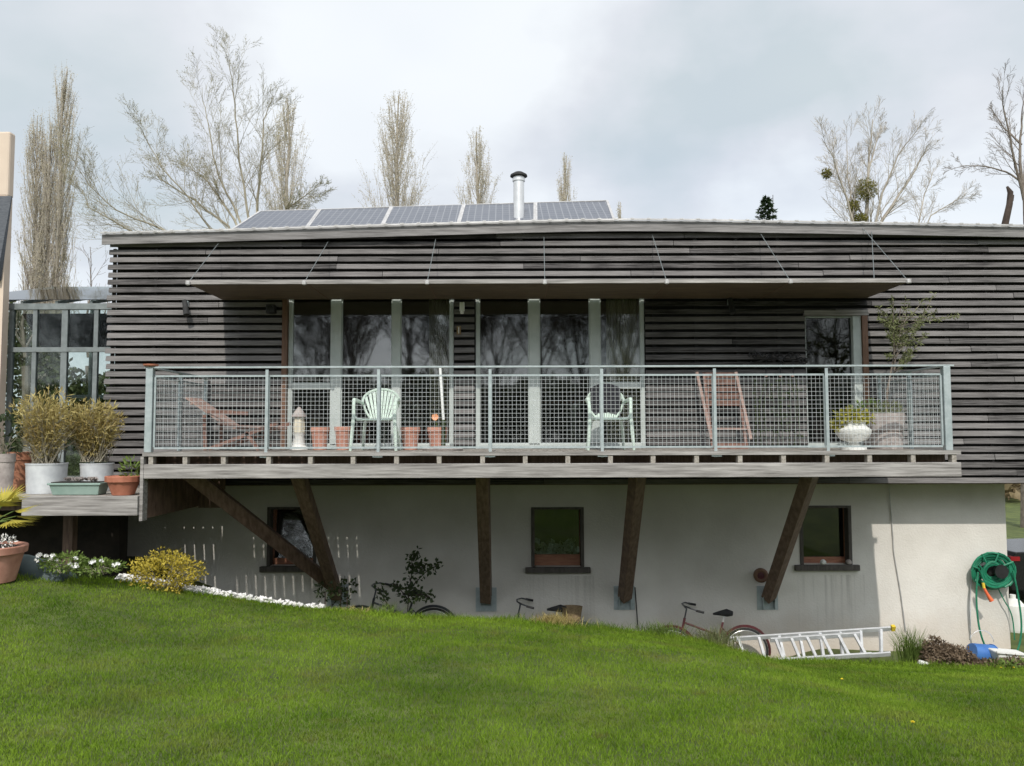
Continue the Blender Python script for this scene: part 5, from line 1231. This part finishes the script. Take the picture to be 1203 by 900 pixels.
# ------------------------------------------------------------------ glazed link and neighbour house
y = 12.3; cx0, cx1 = -8.6, XL - .02
zr, zmid, zb = az(364, y, 60), az(411, y, 60), -.75
t = thing('conservatory', (cx0, y, zb), 'glazed metal conservatory linking the two houses at left', 'conservatory')
MB().box(cx0, cx1, y + .12, y + 3.2, -.8, LZ - .04).build('floor', M['deckwood'], t)
fr = MB()
for px, w in ((12, 5), (40, 5), (75, 7), (112, 5)):
    x = ax(px, y, 450); hw = w / 2 * y / F_PX; fr.box(x - hw, x + hw, y - .03, y + .03, LZ, zr)
fr.box(cx0, cx1, y - .045, y + .031, zr, zr + .09); fr.box(cx0, cx1, y - .04, y + .032, zmid - .035, zmid + .035); fr.box(cx0, cx1, y - .04, y + .032, LZ - .018, LZ + .06)
fr.build('frame', M['darkgalv'], t)
MB().box(cx0, cx1, y - .006, y + .006, LZ + .06, zmid - .036).build('pane', M['cglass'], t); MB().box(cx0, cx1, y - .006, y + .006, zmid + .036, zr).build('pane', M['cglass'], t)
# rear glazing and roof
fr = MB()
for k in range(6): x = cx0 + .2 + k * .52; fr.box(x - .025, x + .025, y + 3.1, y + 3.15, LZ, zr + .80); fr.bar((x, y + .03, zr + .11), (x, y + 3.1, zr + .86), .04, .05)
fr.box(cx0, cx1, y + 3.09, y + 3.16, .9, .96); fr.box(cx0, cx1, y + 3.09, y + 3.16, zr + .80, zr + .89); fr.build('rear_frame', M['darkgalv'], t)
MB().hexa([(cx0, y + .0, zr + .145), (cx1, y + .0, zr + .145), (cx1, y + 3.1, zr + .90), (cx0, y + 3.1, zr + .90), (cx0, y + .0, zr + .155), (cx1, y + .0, zr + .155), (cx1, y + 3.1, zr + .91), (cx0, y + 3.1, zr + .91)]).build('roof_glass', M['cglass'], t)
MB().hexa([(ax(28, y + .3, 375), y + .25, zr - .02), (cx1 - .05, y + .25, zr - .02), (cx1 - .05, y + .27, zmid + .06), (ax(50, y + .3, 405), y + .27, zmid + .06), (ax(28, y + .3, 375), y + .26, zr - .02), (cx1 - .05, y + .26, zr - .02), (cx1 - .05, y + .28, zmid + .06), (ax(50, y + .3, 405), y + .28, zmid + .06)]).build('shade_cloth', M['blackcloth'], t)
# neighbour house at the very left: gable end with slates
y = 12.0; xe = ax(19, y + .15, 160)
t = thing('neighbour_house', (xe - 1.5, y, -1.3), 'peach rendered house edge with slate cladding at the left edge', 'house')
zt = az(154, y, 10); zs = az(231, y, 10)
MB().box(xe - 3, xe, y, y + .15, zs + .003, zt).build('upper_wall', M['cream'], t, bevel=.03)
m = MB(); x1_, x2_ = ax(15, y, 231), ax(2, y, 330); z2_ = az(330, y, 5)
m.hexa([(xe - 3, y - .12, z2_), (x2_, y - .12, z2_), (x2_, y - .008, z2_), (xe - 3, y - .008, z2_), (xe - 3, y - .03, zs), (x1_, y - .03, zs), (x1_, y - .008, zs), (xe - 3, y - .008, zs)])
m.build('slate_roof', M['slate'], t)
MB().box(xe - 3, xe - .015, y - .005, y + .14, -1.4, zs).build('corner_wall', M['cream'], t)

# ------------------------------------------------------------------ right edge: dark car, far vegetation
y = 15.5; cxl = ax(1189, y, 690); g0 = -3.0
t = thing('parked_car', (cxl + 1.8, y, g0), 'black parked car with red tail light beyond the house corner', 'car')
pr = [(0, .35), (.02, .85), (.10, 1.0), (1.75, 1.06), (2.3, 1.44), (3.2, 1.46), (3.8, 1.05), (4.6, .92), (4.75, .6), (4.72, .32)]
a = [Vector((cxl + u, y, g0 + z)) for u, z in pr]; b = [Vector((cxl + u, y, g0 + .30)) for u, z in pr]
m = MB(); m.loft(a, b, (0, 1.7, 0)); m.build('body', M['carpaint'], t, bevel=.03)
for u in (.85, 3.9):
    for yy in (y - .02, y + 1.55):
        w = MB().torus((cxl + u, yy + .08, g0 + .31), (0, 1, 0), .24, .085, 28, 8).build('wheel', M['rubber'], t); MB().torus((cxl + u, yy + .06, g0 + .31), (0, 1, 0), .11, .05, 20, 6).build('rim', M['alu'], w)
MB().box(cxl - .015, cxl + .16, y - .015, y + .1, g0 + .84, g0 + .92).build('tail_light', M['taillight'], t)
MB().add([(cxl + 1.95, y - .006, g0 + 1.07), (cxl + 3.7, y - .006, g0 + 1.07), (cxl + 3.15, y - .006, g0 + 1.40), (cxl + 2.35, y - .006, g0 + 1.40)], [(0, 1, 2, 3)]).build('side_window', M['dglass'], t)
p = at(1191, 735, 13.6); gb = ground(p.x, p.y); MB().lathe((p.x, p.y, gb), [(.15, 0), (.17, .05), (.17, .42), (.10, .50), (.045, .52), (.045, .58), (.01, .58)], 20).build('canister', M['plaster'], None, 'white plastic canister behind the hose at the house corner', 'canister', loc=(p.x, p.y, gb))
def hedge_mass(name, x0, x1, y0, y1, z0, h, n, l, mat, label, seed):
    r = random.Random(seed); m = MB()
    for i in range(n):
        x = r.uniform(x0, x1); y = r.uniform(y0, y1); hh = h * (.75 + .4 * mnoise.noise(Vector((x * .35, y * .35, seed))) + .12 * mnoise.noise(Vector((x * 1.4, y * 1.4, seed))))
        m.leaf(Vector((x, y, z0 + hh * r.random() ** .5)), rv(r) + Vector((0, 0, .4)), rv(r), l * r.uniform(.6, 1.4), l * .5)
    m.build(name, M[mat], None, label, 'vegetation', None, 'stuff')
hedge_mass('reed_bed', 18, 50, 36, 41, -2.9, 1.3, 5000, .55, 'reed', 'dry brown reeds on the far side of the lawn at right', 3)
hedge_mass('far_hedge', -60, 70, 62, 66, -2.9, 3.2, 26000, .7, 'hedge', 'far dark green hedge beyond the gardens', 4)
hedge_mass('garden_hedge', -24, -7, 24, 26, -2.2, 6.6, 30000, .20, 'hedge', 'green hedge behind the conservatory glass', 5)

# ------------------------------------------------------------------ dandelions
for k, (px, py, lab) in enumerate(((1072, 860, 'yellow dandelion alone on the open lawn at right'), (989, 806, 'yellow dandelion on the lawn below the ladder'), (1176, 790, 'yellow dandelion left of the pair at the right edge'), (1191, 790, 'yellow dandelion right of the pair at the right edge'))):
    best = min((abs(az(py, 4 + .02 * i, px) - ground(ax(px, 4 + .02 * i, py), 4 + .02 * i)), 4 + .02 * i) for i in range(325)); y = best[1]; x = ax(px, y, py); g0 = ground(x, y)
    t = thing('dandelion', (x, y, g0), lab, 'dandelion', 'dandelions in the lawn')
    MB().tube([(x, y, g0 - .02), (x + .003, y, g0 + .055)], .003, 5).build('stem', M['green'], t)
    m = MB()
    for j in range(26): a = j * 2.4; m.leaf(Vector((x + .003, y, g0 + .055)), Vector((math.cos(a), math.sin(a), .3 + j * .03)), rv(rnd), .014, .007)
    m.build('flower_head', M['dandelion'], t)

# ------------------------------------------------------------------ trees
def grow(m, tips, p, d, length, rad, lev, maxlev, r, kids, angle, up, nseg=4, ratio=.62, minr=.006, wob=.16, kmin=.3):
    pts = [p]; rs = [rad]; q = p
    for i in range(nseg):
        d = (d + rv(r) * wob + Vector((0, 0, up))).normalized(); q = q + d * (length / nseg); pts.append(q); rs.append(max(minr, rad * (1 - .75 * (i + 1) / nseg)))
    m.tube(pts, rs, 7 if lev == 0 else (5 if lev == 1 else 3), cap=False)
    if lev >= maxlev: tips.append((pts, d)); return
    n = kids[lev]
    for k in range(n):
        u = kmin + (1 - kmin) * (k + r.random() * .9) / n; u = min(u, .99); s = u * nseg; i = int(s); b = pts[i].lerp(pts[i + 1], s - i)
        dl = (pts[i + 1] - pts[i]).normalized(); _, sd, w = frame_of(dl); a = r.uniform(0, 2 * math.pi)
        an = angle[lev] * r.uniform(.7, 1.25); nd = dl * math.cos(an) + (sd * math.cos(a) + w * math.sin(a)) * math.sin(an)
        grow(m, tips, b, nd, length * ratio * r.uniform(.6, 1.15) * (1.15 - .55 * u), max(minr, rad * (1 - .7 * u) * .62), lev + 1, maxlev, r, kids, angle, up, max(2, nseg - 1), ratio, minr, wob, .15)
def buds(m, tips, n, l, r, w=.5):
    for pts, d in tips:
        for k in range(n): q = r.random(); i = int(q * (len(pts) - 1)); p = pts[i].lerp(pts[i + 1], r.random()); m.leaf(p + rv(r) * l * .5, rv(r), rv(r), l * r.uniform(.6, 1.3), l * w)
def poplar(px, ptop, wpx, D, label, seed, group='poplars beyond the house', leaf=.13, n=90, stemn=1):
    r = random.Random(seed); base = at(px, 210, D); base.z = -2.9; H = at(px, ptop, D).z + 2.9; W_ = 1.10 * wpx * D / F_PX; n = int(n * 1.35)
    t = thing('poplar_tree', base, label, 'tree', group); m = MB(); br = MB(); lf = MB()
    for sN in range(stemn):
        ox = 0 if stemn == 1 else (sN - (stemn - 1) / 2) * W_ * .20; Hs = H * (1 if sN == stemn - 1 else r.uniform(.8, .95))
        tr = [base + Vector((ox * min(1, u * 2) + r.gauss(0, .012) * H * .3, r.gauss(0, .004) * H, Hs * u)) for u in [i / 9 for i in range(10)]]
        m.tube(tr, [max(.012, .017 * H * (1 - .93 * i / 9) / stemn ** .5) for i in range(10)], 7, cap=False)
        for k in range(n):
            ue = .16 + .84 * ((k + r.random()) / n) ** .8; prof = min(1, ((1.02 - ue) / .22)) ** .55 * (.5 + .5 * min(1, ue / .5)); wid = W_ * .5 / stemn ** .55 * prof * r.uniform(.35, 1.08)
            u = max(.05, ue - r.uniform(.10, .20) * (.45 + .55 * prof)); s = u * 9; i = min(int(s), 8); b = tr[i].lerp(tr[i + 1], s - i); a = r.uniform(0, 2 * math.pi); rise = max(.25, Hs * (ue - u)); out = Vector((math.cos(a), math.sin(a), 0)) * wid
            pts = [b, b + out * .5 + Vector((0, 0, rise * .28)), b + out * .85 + Vector((0, 0, rise * .62)), b + out + Vector((0, 0, rise))]
            br.tube(pts, [.0035 * H * (1 - u * .7) * .5 + .006, .013, .009, .005], 4, cap=False)
            for q in range(13):
                v = r.uniform(.2, 1) * 3; j = min(int(v), 2); c = pts[j].lerp(pts[j + 1], v - j); dd = Vector((out.x * r.uniform(-.3, .9), out.y * r.uniform(-.3, .9), rise * .45)) * r.uniform(.25, .75) + rv(r) * .14 * wid
                e = c + dd; br.tube([c, c.lerp(e, .5) + rv(r) * .03, e], [.0065, .005, .004], 3, cap=False)
                for x in range(7): f = c.lerp(e, r.random()) + rv(r) * .22 * r.random(); lf.leaf(f, rv(r) + Vector((0, 0, .5)), rv(r), leaf * r.uniform(.5, 1.2), leaf * .42)
    m.build('trunk', M['palebark'], t); br.build('branches', M['palebark'], t); lf.build('crown', M['poplar_leaf'], t)
poplar(58, 80, 66, 36, 'tall three stemmed poplar nearest the peach house at left', 101, n=130, stemn=3, leaf=.065)
poplar(337, 116, 50, 46, 'tan poplar just right of the big bare tree, left of the panels', 102, leaf=.09, n=130)
poplar(466, 112, 64, 46, 'broad tan poplar directly behind the middle of the solar panels', 103, leaf=.09, n=180)
poplar(561, 156, 43, 50, 'slim poplar between the broad poplar and the steel flue', 104, leaf=.09, n=130)
poplar(665, 183, 30, 56, 'small narrow poplar right of the steel chimney flue', 105, leaf=.09, n=100)
poplar(729, 237, 22, 60, 'poplar tip just showing past the right end of the panels', 106, leaf=.09, n=40)

def bare(px, pbase_px, D, segs, label, seed, mat='bark', budmat=None, budn=3, budl=.07, kids=(7, 6, 5), angle=(.55, .6, .65), maxlev=3, up=.06, minr=.006, group=None, trunk=None, name='bare_tree', ratio=.55, basez=-2.9):
    """segs: main limbs as pixel paths at depth D with radii; each limb carries its own branching"""
    r = random.Random(seed); b0 = at(pbase_px, 600, D); b0.z = basez; t = thing(name, b0, label, 'tree', group); m = MB(); br = MB(); tips = []
    top = at(*trunk, D); m.tube([b0, b0.lerp(top, .5) + Vector((.05, .05, 0)), top], [max(.12, segs[0][1] * 2.6), max(.1, segs[0][1] * 2.2), max(.07, segs[0][1] * 1.9)], 9)
    for path, rad, yo in segs:
        pts = [at(a, b, D) + Vector((0, yo * i / max(1, len(path) - 1), 0)) for i, (a, b) in enumerate(path)]
        out = []
        for i in range(len(pts) - 1):
            for k in range(3): out.append(pts[i].lerp(pts[i + 1], k / 3) + rv(r) * (.02 * (pts[-1] - pts[0]).length * .3 if (i or k) else 0))
        out.append(pts[-1]); n = len(out); rs = [max(minr, rad * (1 - .85 * i / (n - 1))) for i in range(n)]; m.tube(out, rs, 6, cap=False)
        Lp = sum((out[i + 1] - out[i]).length for i in range(n - 1))
        for k in range(kids[0]):
            u = .12 + .86 * (k + r.random()) / kids[0]; s = min(u, .99) * (n - 1); i = int(s); b = out[i].lerp(out[i + 1], s - i); dl = (out[i + 1] - out[i]).normalized(); _, sd, w = frame_of(dl)
            a = r.uniform(0, 6.28); an = angle[0] * r.uniform(.6, 1.3); nd = dl * math.cos(an) + (sd * math.cos(a) + w * math.sin(a)) * math.sin(an)
            grow(br, tips, b, nd, Lp * .34 * r.uniform(.6, 1.1) * (1.25 - .7 * u), max(minr, rs[i] * .36), 1, maxlev, r, kids, angle, up, 3, ratio, minr, .11, .15)
    m.build('trunk', M[mat], t); br.build('branches', M[mat], t)
    if budmat: lf = MB(); buds(lf, tips, budn, budl, r); lf.build('buds', M[budmat], t)
    return t
# big spreading tree left of the panels
bare(270, 300, 30, [
    ([(285, 280), (250, 270), (225, 235), (200, 205), (182, 170), (176, 158)], .045, -1.0),
    ([(292, 285), (278, 250), (262, 225), (248, 190), (240, 150), (232, 118), (228, 92)], .048, .8),
    ([(298, 285), (290, 235), (283, 190), (280, 140), (276, 98), (272, 66)], .05, -.4),
    ([(290, 285), (262, 240), (235, 205), (214, 190), (196, 172)], .05, 1.6),
    ([(284, 290), (200, 275), (150, 255), (124, 230), (108, 198)], .045, -1.6),
    ([(284, 295), (180, 285), (135, 262), (98, 240), (85, 215)], .06, .6),
    ([(300, 285), (300, 230), (303, 170), (300, 130), (308, 104)], .06, 1.2),
    ([(300, 290), (330, 255), (355, 242), (382, 228)], .05, -1.0),
    ([(280, 292), (262, 262), (215, 225), (168, 196), (152, 178)], .06, 2.2)],
    'large spreading bare tree with budding twigs behind the left roof end', 201, 'twig', 'bud_green', 2, .04, kids=(16, 8, 6), maxlev=3, trunk=(292, 300), minr=.0031)
# bare tree with mistletoe
D = 35
bare(1018, 1020, D, [
    ([(1018, 300), (1018, 262), (1019, 220), (1022, 180), (1025, 140)], .11, 0),
    ([(1010, 300), (1000, 262), (985, 225), (970, 190), (955, 172)], .07, -1),
    ([(1014, 300), (1008, 250), (1005, 200), (1008, 150)], .06, 1.2),
    ([(1024, 300), (1035, 262), (1062, 225), (1085, 190), (1100, 168)], .09, .8),
    ([(1022, 300), (1032, 230), (1045, 190), (1065, 160)], .06, -1.2),
    ([(1075, 300), (1086, 260), (1100, 220), (1118, 185)], .05, 1.5),
    ([(1012, 300), (1003, 240), (992, 200), (985, 160)], .05, 1.0),
    ([(1078, 290), (1090, 255), (1115, 240), (1130, 232)], .035, -.8),
    ([(1020, 200), (1032, 165), (1040, 140)], .04, .4)],
    'bare many stemmed tree carrying mistletoe balls above the right roof', 202, 'palebark', None, kids=(13, 7, 5), maxlev=3, trunk=(1018, 305), minr=.0044)
for px, py, rp, lab in ((1017, 223, 12.5, 'largest olive green mistletoe ball in the middle of the bare tree'), (971, 204, 5, 'small mistletoe ball out on the left limb of the bare tree'), (1003, 242, 6, 'small mistletoe ball just below the largest one'), (1011, 258, 7, 'lowest mistletoe ball half hidden by the roof edge')):
    c = at(px, py, D - .2); rr = rp * D / F_PX; r = random.Random(px); t = thing('mistletoe', c, lab, 'mistletoe', 'mistletoe balls in the bare tree'); m = MB(); s = MB()
    for i in range(int(900 * (rp / 12) ** 1.2)): d = rv(r); q = r.random() ** .45 * (1 + .15 * mnoise.noise(d * 3)); m.leaf(c + d * rr * q, d + rv(r), rv(r), .11, .045)
    for i in range(30): d = rv(r); s.tube([c, c + d * rr * .9], .008, 3, cap=False)
    m.build('leaves', M['mistle'], t); s.build('stems', M['twig'], t)
# bare tree at the right edge
bare(1205, 1206, 27, [
    ([(1206, 300), (1204, 240), (1198, 190), (1200, 150), (1203, 118)], .08, 0),
    ([(1203, 235), (1190, 200), (1178, 165), (1165, 130), (1162, 112)], .05, -.8),
    ([(1203, 215), (1185, 200), (1165, 192), (1140, 190), (1128, 193)], .035, .6),
    ([(1200, 170), (1188, 145), (1180, 115)], .04, .8),
    ([(1206, 230), (1225, 190), (1240, 150), (1245, 110)], .07, 0)],
    'bare tree cut by the right edge of the view', 203, 'bark', None, kids=(9, 6, 5), maxlev=3, trunk=(1206, 310), minr=.0038)
# dead snag
D = 24; pts = [at(1178, 300, D), at(1181, 262, D), at(1186, 240, D), at(1187, 226, D), at(1183, 219, D)]; b = Vector((pts[0].x - .9, D, -2.9))
t = thing('dead_trunk', b, 'short dark broken trunk sticking up above the right roof edge', 'dead tree')
MB().tube([b] + pts, [.16, .10, .10, .09, .08, .03], 8).build('trunk', M['darkbark'], t); MB().tube([pts[2], pts[2] + Vector((.1, .02, .12)), pts[2] + Vector((.13, 0, .28))], [.04, .035, .02], 6).build('stub', M['darkbark'], t)
# conifer tip
D = 42; b = at(908, 600, D); b.z = -2.9; tp_ = at(908, 229, D); Hc = tp_.z + 2.9; r = random.Random(77)
t = thing('conifer', b, 'dark conifer tip above the roof left of the mistletoe tree', 'tree'); MB().tube([b, tp_], [.14, .015], 7).build('trunk', M['darkbark'], t); m = MB()
for k in range(110):
    u = (k / 110) ** .35; z = 1.2 + (Hc - 1.3) * u; ln = (Hc - z) * .36 * r.uniform(.7, 1.15) + .10; a = k * 2.4; d = Vector((math.cos(a), math.sin(a), .12)); q = Vector((b.x, b.y, b.z + z))
    for j in range(60): v = r.random(); m.leaf(q + d * ln * v + Vector((0, 0, -.12 * v)), d + rv(r) * .9, rv(r), .2 * r.uniform(.6, 1.2), .055)
m.build('crown', M['conifer'], t)
# thin trees seen over and through the conservatory
for k, (px, tp2, D, lab) in enumerate(((30, 318, 22, 'thin bare tree seen through the left panes of the conservatory'), (104, 290, 26, 'thin bare tree rising behind the right end of the conservatory'))):
    bare(px, px, D, [([(px, 420), (px - 4, 380), (px + 3, 340), (px + 2, tp2)], .05, 0), ([(px, 410), (px + 14, 370), (px + 20, 325)], .035, .5), ([(px, 410), (px - 16, 375), (px - 22, 335)], .035, -.5)], lab, 301 + k, 'bark', None, kids=(8, 5, 4), maxlev=2, trunk=(px, 430), minr=.005)
# trees behind the viewer, mirrored in the patio doors
rt = []
for k, x in enumerate((-33, -27, -21.5, -17, -12.5, -8.5, -5, -1.5, 2, 5.5, 9.5, 14, 19, 24.5, 31)):
    r = random.Random(400 + k); t = thing('garden_tree', (x, -40 - 3 * (k % 4), -1.6), 'bare garden tree behind the viewer, mirrored in the patio doors', 'tree', 'bare trees mirrored in the glass'); m = MB(); br = MB(); tips = []
    b = t.location; H = 14 + 3 * ((k * 7) % 3); m.tube([b, b + Vector((.2, 0, H * .3)), b + Vector((.1, 0, H * .5))], [.26, .21, .17], 8)
    for j in range(9):
        a = j * 2.4; d = Vector((math.cos(a) * .5, math.sin(a) * .5, 1)).normalized(); grow(br, tips, b + Vector((.1, 0, H * (.25 + .03 * j))), d, H * .5, .085, 0, 3, r, (9, 7, 6), (.6, .65, .65), .04, 4, .6, .013)
    m.build('trunk', M['darkbark'], t); br.build('branches', M['darkbark'], t)
hedge_mass('rear_hedge', -60, 60, -58, -53, -1.6, 8.0, 30000, 1.1, 'hedge', 'dark hedge behind the viewer, mirrored in the glass', 8)
